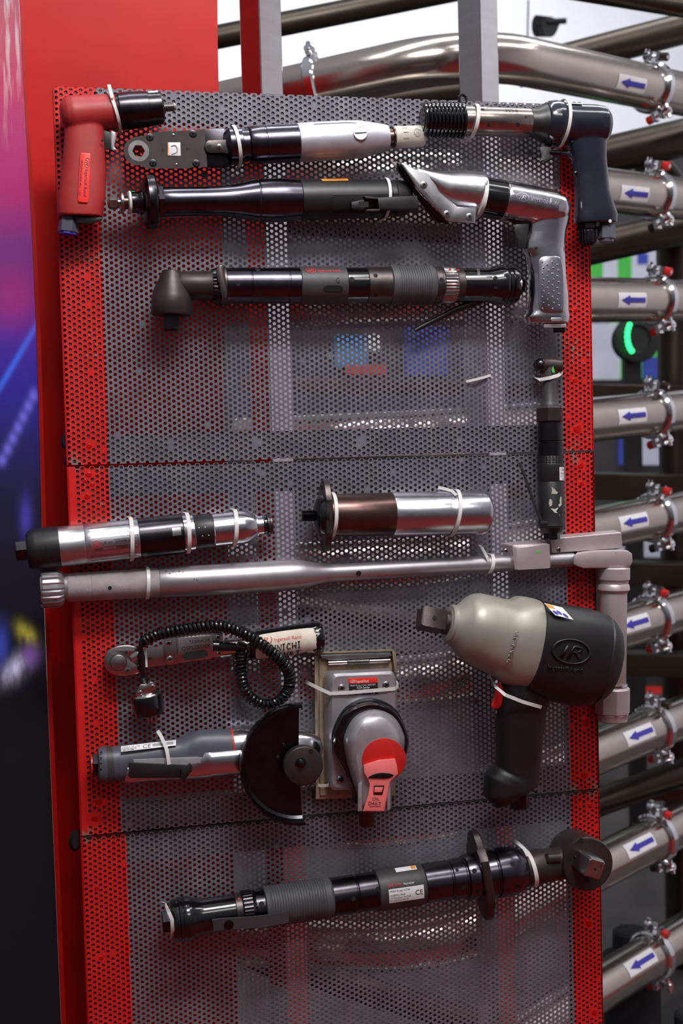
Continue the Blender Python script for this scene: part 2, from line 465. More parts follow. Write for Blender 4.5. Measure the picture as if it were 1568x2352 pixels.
def screw(t, x, y, d, r, parent=None, m='steel', name='screw', slot='cross', h=3.0):
    a = out_ax(x, y, d); o = t.part(name, m, a.lathe([(0, r), (h * 0.6, r), (h, r * 0.7)], 16), parent=parent)
    g = []
    for rot in ((0.6, 0.6 + pi / 2) if slot == 'cross' else ()):
        c, s_ = cos(rot), sin(rot); w, l = r * 0.17, r * 0.62
        pts = [(l, w), (-l, w), (-l, -w), (l, -w)]
        g.append(([a.P(h + 0.35, p * c - q * s_, p * s_ + q * c) for p, q in pts], [(0, 1, 2, 3)]))
    if slot == 'hex':
        g.append(([a.P(h + 0.35, r * 0.5 * cos(i * pi / 3), r * 0.5 * sin(i * pi / 3)) for i in range(6)], [tuple(range(6))]))
    if g: t.part('recess', 'hole', *g, parent=None if parent is not None else o, smooth=0)
    return o

# ------------------------------------------------------------------ large structure: floor, walls, red partition, display wall
FLOOR = -1.5
W2 = 0.407
def wbox(x0, x1, y0, y1, z0, z1, bev=0.0):
    bm = bmesh.new(); bmesh.ops.create_cube(bm, size=1.0)
    for v in bm.verts: v.co = ((x0 + x1) / 2 + v.co.x * (x1 - x0), (y0 + y1) / 2 + v.co.y * (y1 - y0), (z0 + z1) / 2 + v.co.z * (z1 - z0))
    if bev: bmesh.ops.bevel(bm, geom=list(bm.edges), offset=bev, segments=2, affect='EDGES')
    g = [A3(*v.co) for v in bm.verts], [tuple(v.index for v in f.verts) for f in bm.faces]
    bm.free(); return g
obj('floor', wbox(-6, 9, -9, 9, FLOOR - 0.06, FLOOR - 0.006), 'hall_floor', kind='structure', smooth=0)
single('carpet', 'red carpet of the stand in front of the board', 'carpet', 'floor', wbox(-5, 4.9, -8, 0.5, FLOOR - 0.006, FLOOR), smooth=0)
obj('wall_back', wbox(-6, 10, 7.0, 7.1, FLOOR, 6.0), 'white_wall', kind='structure', smooth=0)

obj('wall_side', wbox(5.0, 5.1, -6, 6, FLOOR, 4.0), 'white_wall', kind='structure', smooth=0)
YW = 0.15                                   # front of the red partition, behind the board
def slab_y(pix, y0, y1, bev=0.0):
    R = [[at_y(x, y, Y) for x, y in pix] for Y in (y0,)]
    b = [p + A3(0, y1 - y0, 0) for p in R[0]]
    return rings([R[0], b])
obj('wall_left', slab_y([(39, -300), (497, -300), (500, 100), (549, 2500), (150, 2500), (45, 0)], YW, YW + 0.34), 'red_paint', kind='structure', smooth=0)

# display screen on the far left: it gives off its own light and picture
q = NT('display_picture')
uvn = q.n('UVMap'); sep = q.n('SeparateXYZ'); q.l(uvn.outputs[0], sep.inputs[0])
U, V = sep.outputs[0], sep.outputs[1]        # u 0..1 over 140 px, v 0..1 downwards over 2352 px
cr = q.n('ValToRGB'); q.l(V, cr.inputs[0]); E_ = cr.color_ramp.elements
stops = [(0.0, (196, 96, 118)), (0.04, (204, 84, 112)), (0.085, (206, 60, 108)), (0.12, (190, 58, 116)), (0.19, (176, 40, 112)), (0.235, (122, 40, 122)),
         (0.285, (92, 36, 118)), (0.33, (62, 34, 150)), (0.385, (44, 30, 140)), (0.43, (34, 26, 96)), (0.48, (24, 20, 58)), (0.54, (16, 13, 30)), (0.62, (12, 9, 18)), (0.72, (9, 7, 12)), (1.0, (9, 8, 12))]
E_[0].position = stops[0][0]; E_[0].color = rgb(*stops[0][1]); E_[1].position = stops[1][0]; E_[1].color = rgb(*stops[1][1])
for p_, c_ in stops[2:]:
    e_ = E_.new(p_); e_.color = rgb(*c_)
def bump_at(u0, v0, su, sv, sh=0.0):         # soft blob; sh slants it
    du = q.math('DIVIDE', q.math('SUBTRACT', U, u0), su)
    dv = q.math('DIVIDE', q.math('SUBTRACT', q.math('SUBTRACT', V, v0), q.math('MULTIPLY', q.math('SUBTRACT', U, u0), sh)), sv)
    r2 = q.math('ADD', q.math('MULTIPLY', du, du), q.math('MULTIPLY', dv, dv))
    return q.math('EXPONENT', q.math('MULTIPLY', r2, -1.0))
col = cr.outputs[0]
col = q.mix(bump_at(0.25, 0.353, 0.6, 0.006, -0.1), col, rgb(60, 96, 226))
col = q.mix(q.math('MULTIPLY', bump_at(0.2, 0.29, 0.5, 0.03), 0.7), col, rgb(170, 40, 120))
for i in range(7):
    col = q.mix(q.math('MULTIPLY', bump_at(0.55 - 0.085 * i, 0.386 + 0.0105 * i, 0.07, 0.006), 0.8), col, rgb(120, 110, 230))
nz = q.noise(70, 3, 0.6, stretch=(1, 1, 0.35))
wob = q.ramp(nz, 0.2, 0.75)
col = q.mix(q.math('MULTIPLY', bump_at(0.42, 0.619, 0.15, 0.009, 0.03), wob), col, rgb(196, 180, 70))
col = q.mix(q.math('MULTIPLY', bump_at(0.25, 0.652, 0.24, 0.012, -0.03), wob), col, rgb(200, 190, 224))
col = q.mix(q.math('MULTIPLY', bump_at(0.5, 0.64, 0.14, 0.01), q.math('SUBTRACT', 1.0, wob)), col, rgb(130, 70, 170))
col = q.mix(q.math('MULTIPLY', bump_at(0.02, 0.63, 0.12, 0.02), 0.8), col, rgb(60, 70, 170))
col = q.mix(q.math('MULTIPLY', bump_at(0.42, 0.505, 0.1, 0.02), 0.6), col, rgb(84, 70, 190))
rip = q.ramp(q.noise(30, 3, 0.55, stretch=(4.5, 1, 0.35)), 0.5, 0.64)
topm_ = q.ramp(V, 0.15, 0.02)
col = q.mix(q.math('MULTIPLY', q.math('MULTIPLY', rip, topm_), 0.85), col, rgb(232, 206, 214))
wv = q.n('TexWave'); wv.wave_type = 'BANDS'; wv.bands_direction = 'Z'; wv.inputs['Scale'].default_value = 170; wv.inputs['Distortion'].default_value = 1.5
q.l(q.tc.outputs['Object'], wv.inputs['Vector'])
wv2 = q.n('TexWave'); wv2.wave_type = 'BANDS'; wv2.bands_direction = 'X'; wv2.inputs['Scale'].default_value = 170
q.l(q.tc.outputs['Object'], wv2.inputs['Vector'])
led = q.math('ADD', q.math('MULTIPLY', q.math('MULTIPLY', wv.outputs['Fac'], wv2.outputs['Fac']), 0.5), 0.75)
em = q.n('Emission'); q.l(col, em.inputs[0]); q.l(led, em.inputs[1])
q.b.inputs['Base Color'].default_value = (0.006, 0.006, 0.007, 1); q.b.inputs['Roughness'].default_value = 0.5; q.b.inputs['Specular IOR Level'].default_value = 0.2
ad = q.n('AddShader'); q.l(em.outputs[0], ad.inputs[0]); q.l(q.b.outputs[0], ad.inputs[1])
q.l(ad.outputs[0], q.t.nodes['Material Output'].inputs['Surface'])
M['display'] = q.m

def edge_x(y): return 45 + (143 - 45) * y / 2352.0 - 3 + 9 * math.exp(-((y - 700) / 500.0) ** 2)
scr = Thing('led_screen', 'tall glowing display screen showing pink, violet and black, left of the red partition', 'screen', at_y(40, 2300, 0.09))
YS = 0.085
ys = [-60 + 50 * i for i in range(51)]
Vv, Ff, UVs = [], [], []
for y in ys:
    for x in (-260, -120, 0, edge_x(y)):
        Vv.append(at_y(x, y, YS)); UVs.append((x / 140.0, y / 2352.0))
for j in range(len(ys) - 1):
    for i in range(3): Ff.append((j * 4 + i, j * 4 + i + 1, j * 4 + 5 + i, j * 4 + 4 + i))
so = obj('screen_face', (Vv, Ff), 'display', scr.o, scr.loc, 0)
uvl = so.data.uv_layers.new(name='UVMap')
for lp in so.data.loops: uvl.data[lp.index].uv = UVs[lp.vertex_index]
scr.part('cabinet', 'black_plastic', slab_y([(-260, -60)] + [(edge_x(y) - 1, y) for y in (-60, 400, 800, 1400, 2440)] + [(-260, 2440)], YS + 0.001, YS + 0.03), smooth=0)
scr.part('edge_trim', 'red_frame', slab_y([(edge_x(y) + 1, y) for y in ys] + [(edge_x(y) + 9 + 3 * y / 2352, y) for y in ys[::-1]], YS - 0.004, YW + 0.001), smooth=0, label='thin red trim strip along the edge of the screen')

# ------------------------------------------------------------------ the perforated board
ZS = [0.5395, 0.0, -0.5408, -1.08]
PITCH = 0.008; HR = 0.00252; TH = 0.0015
def px_of(P):
    qv = RM.T @ (P - CAM); return 784 + F * qv[0] / qv[1], 1176 - F * qv[2] / qv[1]
def local_xz(px, py):
    p = at(px, py, 0); return p[0], p[2]
# places where welding has closed the holes (pixels of the board face)
WELDS = [[(205, 1024, 11), (195, 1105, 9), (212, 1113, 9), (203, 1140, 9), (200, 1100, 5), (588, 1020, 11), (828, 1015, 13), (390, 1020, 9), (510, 253, 7), (1322, 712, 9), (1320, 873, 10), (1326, 985, 16), (1052, 1010, 8), (205, 700, 6), (207, 860, 7), (200, 640, 5)],
         [(203, 1090, 12), (200, 1140, 12), (1333, 1070, 12), (1336, 1110, 9), (1335, 1330, 10), (1345, 1660, 14), (1343, 1780, 15), (225, 1842, 14), (218, 1880, 14), (600, 1085, 8), (900, 1085, 8), (1110, 1075, 7), (220, 1560, 8)],
         [(1352, 2120, 13), (1355, 1850, 10), (1365, 2325, 12), (222, 2040, 9), (232, 2200, 9), (640, 1945, 7)]]
def sheet(k):
    z1, z0 = ZS[k] - 0.0012, ZS[k + 1] + 0.0012
    if k == 2: z0 = -1.078
    x0, x1 = -W2, W2
    if k == 0: x1 = W2 - 0.0006
    dx = PITCH * math.sqrt(3) / 2
    off = [0.0, 0.0031, 0.0052][k]; offx = [0.0, 0.0036, 0.0012][k]
    nx = int((x1 - x0) / dx) + 2; nz = int((z1 - z0) / PITCH) + 2
    i, j = np.meshgrid(np.arange(nx), np.arange(nz), indexing='ij')
    cx = (x0 + 0.0035 + offx + i * dx).ravel(); cz = (z1 - off - (j + 0.5 * (i % 2)) * PITCH).ravel()
    keep = (cx > x0 - dx * 0.7) & (cx < x1 + dx * 0.7) & (cz > z0 - PITCH * 0.6) & (cz < z1 + PITCH * 0.6)
    # add a column on the left so that the margin is covered
    ex = x0 + 0.0035 + offx - dx
    je = np.arange(nz); cx = np.concatenate([cx[keep], np.full(nz, ex)]); cz = np.concatenate([cz[keep], z1 - off - (je - 0.5) * PITCH - 0.0])
    solid = np.zeros(len(cx), bool)
    solid[-nz:] = True if k == 1 else False
    if k == 1: solid |= cx < x0 + 0.008
    for px, py, r in WELDS[k]:
        wx, wz = local_xz(px, py); solid |= (cx - wx) ** 2 + (cz - wz) ** 2 < (r * K0) ** 2
    rnd = np.random.RandomState(k)
    solid |= (rnd.rand(len(cx)) < 0.004)
    N = 12
    a = np.arange(N) * 2 * pi / N
    R = PITCH / math.sqrt(3)
    ro = np.where(np.arange(N) % 2 == 0, R, PITCH / 2)      # hexagon with corners left and right
    ox, oz = ro * np.cos(a), ro * np.sin(a)
    hx, hz = HR * np.cos(a + 0.0), HR * np.sin(a + 0.0)
    def clampx(v): return np.clip(v, x0, x1)
    def clampz(v): return np.clip(v, z0, z1)
    op = np.where(solid)[0]; hp = np.where(~solid)[0]
    nh = len(hp)
    X = np.concatenate([cx[hp][:, None] + ox, cx[hp][:, None] + hx, cx[hp][:, None] + hx], 1)
    Z = np.concatenate([cz[hp][:, None] + oz, cz[hp][:, None] + hz, cz[hp][:, None] + hz], 1)
    Y = np.concatenate([np.zeros((nh, 2 * N)), np.full((nh, N), TH)], 1)
    V = np.stack([clampx(X), Y, clampz(Z)], -1).reshape(-1, 3)
    base = (np.arange(nh) * 3 * N)[:, None, None]
    t = np.arange(N); t2 = (t + 1) % N
    fr = np.stack([t, t2, N + t2, N + t], 1); wl = np.stack([N + t, N + t2, 2 * N + t2, 2 * N + t], 1)
    Fq = (base + np.concatenate([fr, wl])[None]).reshape(-1, 4)
    ns = len(op)
    Vs = np.stack([clampx(cx[op][:, None] + ox), np.zeros((ns, N)), clampz(cz[op][:, None] + oz)], -1).reshape(-1, 3)
    # back face and rim of the sheet edge
    off_v = len(V); Fs = off_v + (np.arange(ns) * N)[:, None] + np.arange(N)[None]
    allV = np.concatenate([V, Vs]); nv = len(allV)
    rim = np.array([(x0, 0, z0), (x1, 0, z0), (x1, 0, z1), (x0, 0, z1), (x0, TH, z0), (x1, TH, z0), (x1, TH, z1), (x0, TH, z1)])
    rimF = np.array([(0, 1, 5, 4), (1, 2, 6, 5), (2, 3, 7, 6), (3, 0, 4, 7)]) + nv
    allV = np.concatenate([allV, rim])
    me = bpy.data.meshes.new('perforated_sheet')
    loops = np.concatenate([Fq.ravel(), rimF.ravel(), Fs.ravel()])
    starts = np.concatenate([np.arange(len(Fq) + 4) * 4, (len(Fq) + 4) * 4 + np.arange(ns) * N])
    me.vertices.add(len(allV)); me.vertices.foreach_set('co', (allV - board.loc).astype(np.float32).ravel())
    me.loops.add(len(loops)); me.loops.foreach_set('vertex_index', loops.astype(np.int32))
    me.polygons.add(len(starts)); me.polygons.foreach_set('loop_start', starts.astype(np.int32))
    me.polygons.foreach_set('use_smooth', np.zeros(len(starts), bool))
    me.update(calc_edges=True)
    me.materials.append(M['sheet'])
    o = bpy.data.objects.new('perforated_sheet', me); COL.objects.link(o); o.parent = board.o
    return o
# grey paint with red strips where the frame behind was sprayed, scuffs and bare patches
q = NT('sheet_paint')
sp = q.n('SeparateXYZ'); q.l(q.tc.outputs['Object'], sp.inputs[0])
X_, Z_ = sp.outputs[0], sp.outputs[2]
wig = q.math('MULTIPLY', q.math('SUBTRACT', q.noise(60, 4, 0.6), 0.5), 0.006)
Xw = q.math('ADD', X_, wig)
low = q.math('LESS_THAN', Z_, 0.54)          # the lowest sheet (object height below seam 2)
lim = q.math('SUBTRACT', W2 - 0.0585, q.math('MULTIPLY', low, 0.006))
left = q.ramp(q.math('ADD', Xw, lim), 0.001, -0.001)
right = q.ramp(q.math('SUBTRACT', Xw, W2 - 0.0485), -0.001, 0.001)
topfade = q.ramp(q.math('ADD', Z_, q.math('MULTIPLY', wig, 4)), 1.075 + 0.53, 1.075 + 0.47)
red = q.math('MAXIMUM', left, q.math('MULTIPLY', right, topfade))
n1 = q.noise(18, 6, 0.65); n2 = q.noise(140, 5, 0.7); n3 = q.noise(7, 5, 0.6)
grey = q.mix(q.ramp(n1, 0.3, 0.7), rgb(104, 102, 112), rgb(132, 129, 140))
stk = q.noise(30, 6, 0.65, stretch=(1.0, 1.0, 0.18))
grey = q.mix(q.math('MULTIPLY', q.ramp(stk, 0.54, 0.72), 0.4), grey, rgb(158, 154, 158))
grey = q.mix(q.math('MULTIPLY', q.ramp(n2, 0.64, 0.7), 0.6), grey, rgb(176, 170, 166))
redc = q.mix(q.ramp(n1, 0.3, 0.7), rgb(196, 26, 26), rgb(216, 40, 38))
bare = q.math('MULTIPLY', q.ramp(q.math('ADD', n2, q.math('MULTIPLY', q.math('SUBTRACT', n3, 0.5), 0.9)), 0.69, 0.72), 1.0)
seam = q.math('MAXIMUM', q.ramp(q.math('ABSOLUTE', q.math('SUBTRACT', Z_, 1.08)), 0.024, 0.004), q.ramp(q.math('ABSOLUTE', q.math('SUBTRACT', Z_, 0.5392)), 0.02, 0.004))
bare = q.math('MAXIMUM', bare, q.math('MULTIPLY', seam, q.ramp(q.noise(34, 5, 0.65), 0.52, 0.57)))
redc = q.mix(bare, redc, rgb(128, 112, 106))
q.l(q.mix(red, grey, redc), q.b.inputs['Base Color'])
q.l(q.math('ADD', q.math('MULTIPLY', n2, 0.25), 0.2), q.b.inputs['Roughness'])
q.b.inputs['Metallic'].default_value = 0.0
q.l(q.math('MULTIPLY', q.math('SUBTRACT', 1.0, red), 0.3), q.b.inputs['Metallic'])
M['sheet'] = q.m
board = Thing('tool_board', 'upright grey perforated steel board with red edge strips carrying the air tools', 'display board', (0, 0, -1.08))
for k in range(3): sheet(k)
for k in range(3):
    z1, z0 = ZS[k] - 0.003, ZS[k + 1] + 0.003
    board.part('frame_tube', 'primer', wbox(-W2 + 0.002, -W2 + 0.056, TH + 0.0004, 0.03, z0, z1, 0.002), smooth=0)
    board.part('frame_tube', 'primer', wbox(W2 - 0.047, W2 - 0.002, TH + 0.0004, 0.03, z0, z1, 0.002), smooth=0)
    board.part('side_flange', 'red_frame', wbox(-W2 - 0.0008, -W2 + 0.0018, -0.0006, 0.032, z0 - 0.002, z1 + 0.002), label='red painted folded edge', smooth=0)
    board.part('side_flange', 'red_frame', wbox(W2 - 0.0018, W2 + 0.0006, 0.0, 0.032, z0 - 0.002, z1 + 0.002), label='red painted folded edge', smooth=0)
    for zz, hh in ((z1 - 0.022, 0.022), (z0 + 0.020, 0.020)):
        board.part('cross_tube', 'grey_tube', wbox(-W2 + 0.057, W2 - 0.048, TH + 0.0006, 0.03, zz - hh, zz + hh, 0.002), smooth=0)
for (px, py, s_) in ((150, 1012, 1.0), (153, 1056, 0.7), (172, 1930, 1.3)):
    c = at(px, py, -18)
    bm_ = stack([(ell(px + 4, py, 10 * s_, 17 * s_, 14, 0.2), -30), (ell(px + 2, py, 12 * s_, 20 * s_, 14, 0.2), -22), (ell(px + 4, py, 8 * s_, 16 * s_, 14, 0.2), -12)])
    board.part('side_plug', 'black_plastic', bm_, label='black plug sticking out of the left edge')
for k, ws in enumerate(WELDS):
    for px, py, r in ws:
        if not (px < 260 or px > 1290) or r < 9: continue
        lv = []
        rr = random.Random(px * 7 + py)
        sh = [0.75 + 0.4 * rr.random() for _ in range(14)]
        for f_, d_ in ((1.0, 0.1), (0.8, 0.9), (0.45, 1.4), (0.15, 0.9)):
            lv.append(([(px + r * 0.62 * f_ * sh[i] * cos(2 * pi * i / 14), py + r * 0.62 * f_ * sh[i] * sin(2 * pi * i / 14)) for i in range(14)], d_))
        board.part('weld_spot', 'red_paint', stack(lv), label='glossy red weld spot closing a few holes')

# two mirror-bright posts of the pipe rack behind the board
rack_dir = unit(RM @ A3(3116 / F, 1.0, 476 / F)); rack_h = unit(A3(rack_dir[0], rack_dir[1], 0))
for lab, px, Zd in (('mirror-polished square steel post standing behind the left half of the board', 597, 2.30), ('mirror-polished square steel post standing behind the right half of the board', 1103, 2.42)):
    c = at_z(px, 130, Zd)                     # front edge of the post
    u = rack_h * 0.054; v = A3(rack_h[1], -rack_h[0], 0) * 0.054
    pts = [c, c + u + 0 * v, c + u - v, c - v]
    # seen edge-on: one face looks left towards the viewer, one looks right
    e_a = unit(A3(-rack_h[1], rack_h[0], 0)) * 0.054
    pts = [c, c + rack_h * 0.054, c + rack_h * 0.054 + e_a, c + e_a]
    R_ = []
    for z_ in (FLOOR, 2.2): R_.append([A3(p[0], p[1], z_) for p in pts])
    t = Thing('steel_post', lab, 'post', (c[0], c[1], FLOOR))
    o = t.part('square_tube', 'post', rings(R_), smooth=0)
    bv = o.modifiers.new('bevel', 'BEVEL'); bv.width = 0.003; bv.segments = 2
    t.part('foot_plate', 'steel', wbox(c[0] - 0.06, c[0] + 0.1, c[1] - 0.05, c[1] + 0.12, FLOOR, FLOOR + 0.008), smooth=0)

# ------------------------------------------------------------------ the stainless pipe rack behind, to the right
def vcam(X, U, Z): return CAM + RM @ A3(X, Z, U)      # right, up, forward from the lens
def straight(i_y, t):                        # the receding pipe whose middle crosses column 1430 at height i_y
    P0 = at_z(1430, i_y, 3.0)
    return P0 + rack_dir * t
PR = 0.0505
def arrow_map(path_pt, axis_dir, r, facing, twist=0.0):
    up = unit(np.cross(np.cross(axis_dir, A3(0, 0, 1)), axis_dir))
    fc = unit(facing - axis_dir * float(facing @ axis_dir)); sd = unit(np.cross(axis_dir, fc))
    def f(x, y, lift=0.0):                   # x metres along, y metres around (down)
        a = y / r + twist
        return path_pt + axis_dir * x + (r + 0.0006 + lift) * (cos(a) * fc + sin(a) * sd)
    return f
PIPES = [(188, 'top', 'topmost steel pipe, bending over behind the board, blue arrow on a white sticker', 0.10),
         (442, 'b', 'steel pipe whose arrow sticker starts behind the black hammer handle', 0.14),
         (689, 'c', 'level steel pipe with arrow sticker, third from the top at the board edge', 0.1),
         (957, 'd', 'steel pipe with arrow sticker just above the upper joint of the board', 0.1),
         (1203, 'e', 'steel pipe with arrow sticker just above the torque wrench head', 0.1),
         (1440, 'f', 'steel pipe whose arrow sticker is mostly hidden by the silver socket', 0.1),
         (1702, 'g', 'steel pipe with arrow sticker just below the silver socket', 0.1),
         (1962, 'h', 'steel pipe with arrow sticker beside the round nutrunner head', 0.1),
         (2236, 'i', 'lowest steel pipe with arrow sticker beside the bottom of the board', 0.1)]
ARX = [1405, 1412, 1404, 1405, 1410, 1416, 1432, 1437, 1443]
def pipe_clamp(t, cc, adir, i):
    ax = raw_ax(cc, adir, k=0.001)
    ring = t.part('clamp_ring', 'chrome', ax.lathe([(-12, 49), (-12, 55), (-8, 60), (8, 60), (12, 55), (12, 49), (-12, 49)], 36))
    for sgn, nm in ((1, 'upper'), (-1, 'lower')):
        tb = radians(104 if sgn > 0 else -70)
        g = []
        lug = []
        def bx(a0, a1, b0, b1, c0, c1):
            v = [ax.P(a, (60 + b) * cos(ph) - c * sin(ph), (60 + b) * sin(ph) + c * cos(ph)) for a in (a0, a1) for b in (b0, b1) for c in (c0, c1)]
            return v, [(0, 1, 3, 2), (4, 6, 7, 5), (0, 4, 5, 1), (2, 3, 7, 6), (0, 2, 6, 4), (1, 5, 7, 3)]
        ph = pi / 2 * 0 + (0.25 if sgn > 0 else pi - 0.25)
        g.append(bx(-9, 9, -4, 20, -14, -5)); g.append(bx(-9, 9, -4, 20, 5, 14))
        t.part('clamp_lug', 'chrome', *g, parent=ring)
        base = ax.P(0, 70 * cos(ph), 70 * sin(ph)); tang = unit(ax.P(0, 70 * cos(ph) - sin(ph), 70 * sin(ph) + cos(ph)) - base)
        b2 = raw_ax(base, tang, up=unit(base - cc), k=0.001)
        t.part('clamp_bolt', 'chrome', b2.lathe([(-34, 4), (32, 4)], 12), parent=ring)
        t.part('wing_nut', 'chrome', b2.lathe([(-32, 9), (-18, 11), (-16, 8)], 12), sweep([b2.P(-26, -16, 0), b2.P(-26, 16, 0)], 0.005, 8), parent=ring)
        t.part('bolt_sleeve', 'red_plastic' if (i + (sgn > 0)) % 3 != 1 else 'pipe_dark', b2.lathe([(16, 8), (17, 10), (30, 10), (31, 8)], 14), parent=ring)
for i, (py, key, lab, tc) in enumerate(PIPES):
    P0 = straight(py, 0)
    t = Thing('steel_pipe', lab, 'pipe', straight(py, 0.125), 'stainless pipes with blue arrow stickers')
    tcl = 0.125 + 0.02 * ((i * 37) % 5 - 2) / 5
    # bend in a level plane towards the left and away from the viewer
    bend0 = -0.37 if i == 0 else -0.56 if i % 2 == 0 else -0.5
    pts = [straight(py, tcl - 0.012), straight(py, -0.1), straight(py, -0.3), straight(py, bend0)]
    d = -rack_dir; cur = pts[-1]
    ang = 0.0
    target = radians(58)
    steps = 14; R_b = 0.30
    for s_ in range(steps):
        th = target / steps
        # turn about the vertical so that the pipe swings to the left and back
        c_, s2 = cos(-th), sin(-th)
        d = A3(d[0] * c_ - d[1] * s2, d[0] * s2 + d[1] * c_, d[2] * 0.9 if i else -0.06 - 0.0045 * s_); d = unit(d)
        cur = cur + d * (R_b * th); pts.append(cur)
    pts += [cur + d * 0.12, cur + d * (0.46 if i == 0 else 0.22)]
    t.part('pipe_tube', 'pipe', sweep(pts, PR, 32))
    dense = [pts[n_] + (pts[n_ + 1] - pts[n_]) * m_ / 8 for n_ in range(len(pts) - 1) for m_ in range(8)]
    pts2 = [straight(py, tcl + 0.012), straight(py, 0.35), straight(py, 0.9), straight(py, 1.6)]
    t.part('pipe_tube', 'pipe', sweep(pts2, PR, 32))
    # weld seam where the straight run meets the elbow
    # clamp: two half rings with a wing nut on top and a hinge below
    pipe_clamp(t, straight(py, tcl), rack_dir, i)
    if i == 0:
        j_ = min(range(5, len(dense)), key=lambda n_: abs(px_of(dense[n_])[0] - 702))
        pipe_clamp(t, dense[j_], unit(dense[j_] - dense[j_ - 1]), 1)
    # sticker
    ap = straight(py, 0); ts = (ARX[i] - 1430) / 3000.0 * 3.0 / 0.72
    ap = straight(py, ts)
    f = arrow_map(ap, rack_dir, PR, CAM - ap)
    hw, hh = (0.056, 0.0165)
    st = t.part('arrow_sticker', 'white_label', patch(f, -hw, -hh, hw, hh, 4, 10))
    hd_ = [((-0.046 + 0.034 * j / 6), 0.0105 * j / 6) for j in range(7)]
    hv = [f(x, y * w_ / 4, 0.0012) for x, y in hd_ for w_ in range(-4, 5)]
    hf = [(j * 9 + w_, j * 9 + w_ + 1, j * 9 + w_ + 10, j * 9 + w_ + 9) for j in range(6) for w_ in range(8)]
    t.part('arrow', 'blue_print', join((hv, hf), patch(f, -0.0125, -0.0054, 0.05, 0.0054, 4, 4, 0.0012)), parent=st, smooth=0)
    if i in (0, 1, 2, 8):
        hd = straight(py, tcl + 0.05)
        t.part('valve_handle', 'pipe_dark', sweep([hd + A3(0, -0.03, 0.012), hd + rack_h * 0.14 + A3(0.02, -0.05, 0.035 - 0.008 * i), hd + rack_h * 0.32 + A3(0.05, -0.07, 0.06 - 0.015 * i)], 0.011, 12))

rails = [(872, 905, 3.45), (1078, 1140, 3.45), (1282, 1335, 3.45), (1492, 1545, 3.45), (1795, 1830, 3.4)]
RL = ['beam of the rack behind the pipes, just above the upper joint of the board', 'beam of the rack level with the small angle wrench',
      'beam of the rack level with the torque wrench head', 'beam of the rack level with the impact wrench', 'lowest beam of the rack, level with the lower joint of the board']
for (y0, y1, Zd), lab in zip(rails, RL):
    a, b = at_z(560, y0 - 6, Zd - 0.1), at_z(1700, y0 + 16, Zd + 0.1)
    h = (y1 - y0) * Zd / F
    dz = A3(0, 0, -h); dep = rack_h * 0.10
    R_ = [[a, a + dep, a + dep + dz, a + dz], [b, b + dep, b + dep + dz, b + dz]]
    t = Thing('rack_beam', 'dull steel ' + lab, 'beam', a + dz, 'cross beams of the pipe rack')
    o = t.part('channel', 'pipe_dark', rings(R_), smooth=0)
    bv = o.modifiers.new('bevel', 'BEVEL'); bv.width = 0.004; bv.segments = 2
# dull pipes of the second layer and the rack's upright
DP = [((1190, 165), (1620, 52), 3.35, 36, 'dull steel pipe rising to the right behind the topmost arrow pipe'),
      ((420, 101), (1250, -65), 3.3, 27, 'dull steel pipe crossing the bright wall at the top left'),
      ((560, 268), (1075, 204), 2.95, 24, 'dull steel pipe just under the bent arrow pipe, above the top edge of the board'),
      ((1330, 372), (1640, 300), 3.4, 44, 'dull steel pipe crossing behind, right of the black hammer body'),
      ((1330, 575), (1640, 505), 3.4, 40, 'dull steel pipe crossing behind, beside the fittings of the black hammer'),
      ((1330, 1860), (1575, 1770), 3.2, 32, 'dull steel pipe below the silver socket, behind the board edge'),
      ((600, 500), (1300, 540), 3.3, 36, 'dull steel pipe seen through the holes of the upper sheet'),
      ((600, 1380), (1100, 1450), 3.3, 30, 'dull steel pipe seen through the holes beside the impact wrench'),
      ((560, 2190), (1330, 2420), 3.0, 34, 'dull steel pipe seen through the holes near the bottom'),
      ((1180, -45), (1640, 30), 3.1, 22, 'dull steel pipe across the top right corner')]
for A_, B_, Zd, rpx, lab in DP:
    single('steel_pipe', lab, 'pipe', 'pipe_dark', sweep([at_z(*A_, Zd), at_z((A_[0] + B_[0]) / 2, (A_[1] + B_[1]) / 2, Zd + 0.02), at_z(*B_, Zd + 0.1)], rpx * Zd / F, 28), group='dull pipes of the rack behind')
c = at_z(1548, 900, 3.7)
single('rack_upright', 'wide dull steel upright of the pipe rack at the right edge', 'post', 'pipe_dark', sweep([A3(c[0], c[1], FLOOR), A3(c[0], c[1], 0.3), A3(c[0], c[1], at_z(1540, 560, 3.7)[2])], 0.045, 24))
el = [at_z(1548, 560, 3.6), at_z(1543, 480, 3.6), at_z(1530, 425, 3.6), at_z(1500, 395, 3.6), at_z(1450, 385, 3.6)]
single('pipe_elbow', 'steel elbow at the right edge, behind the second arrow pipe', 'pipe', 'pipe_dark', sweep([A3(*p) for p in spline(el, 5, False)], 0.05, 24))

# ------------------------------------------------------------------ far side of the hall
def banner(name, lab, cat, m, x0, y0, x1, y1, Zd, group=None):
    yb = 5.2 - 0.004 - 0.03 * (5.4 - Zd)
    a, b, c_, d_ = at_y(x0, y0, yb), at_y(x1, y0, yb), at_y(x1, y1, yb), at_y(x0, y1, yb)
    n = A3(0, 5.2 - yb, 0)
    return single(name, lab, cat, m, rings([[a, b, c_, d_], [a + n, b + n, c_ + n, d_ + n]]), group=group, smooth=0)
BG = 'boards of the far booths'
banner('booth_board', 'bright green board beside the red board edge, above the level arrow pipe', 'board', 'green_board', 1320, 575, 1384, 652, 5.2, BG)
banner('booth_board', 'white board between two green ones above the level arrow pipe', 'board', 'pale_board', 1384, 575, 1418, 652, 5.2, BG)
banner('booth_board', 'narrow green board right of the white one above the level arrow pipe', 'board', 'green_board', 1418, 575, 1450, 660, 5.2, BG)
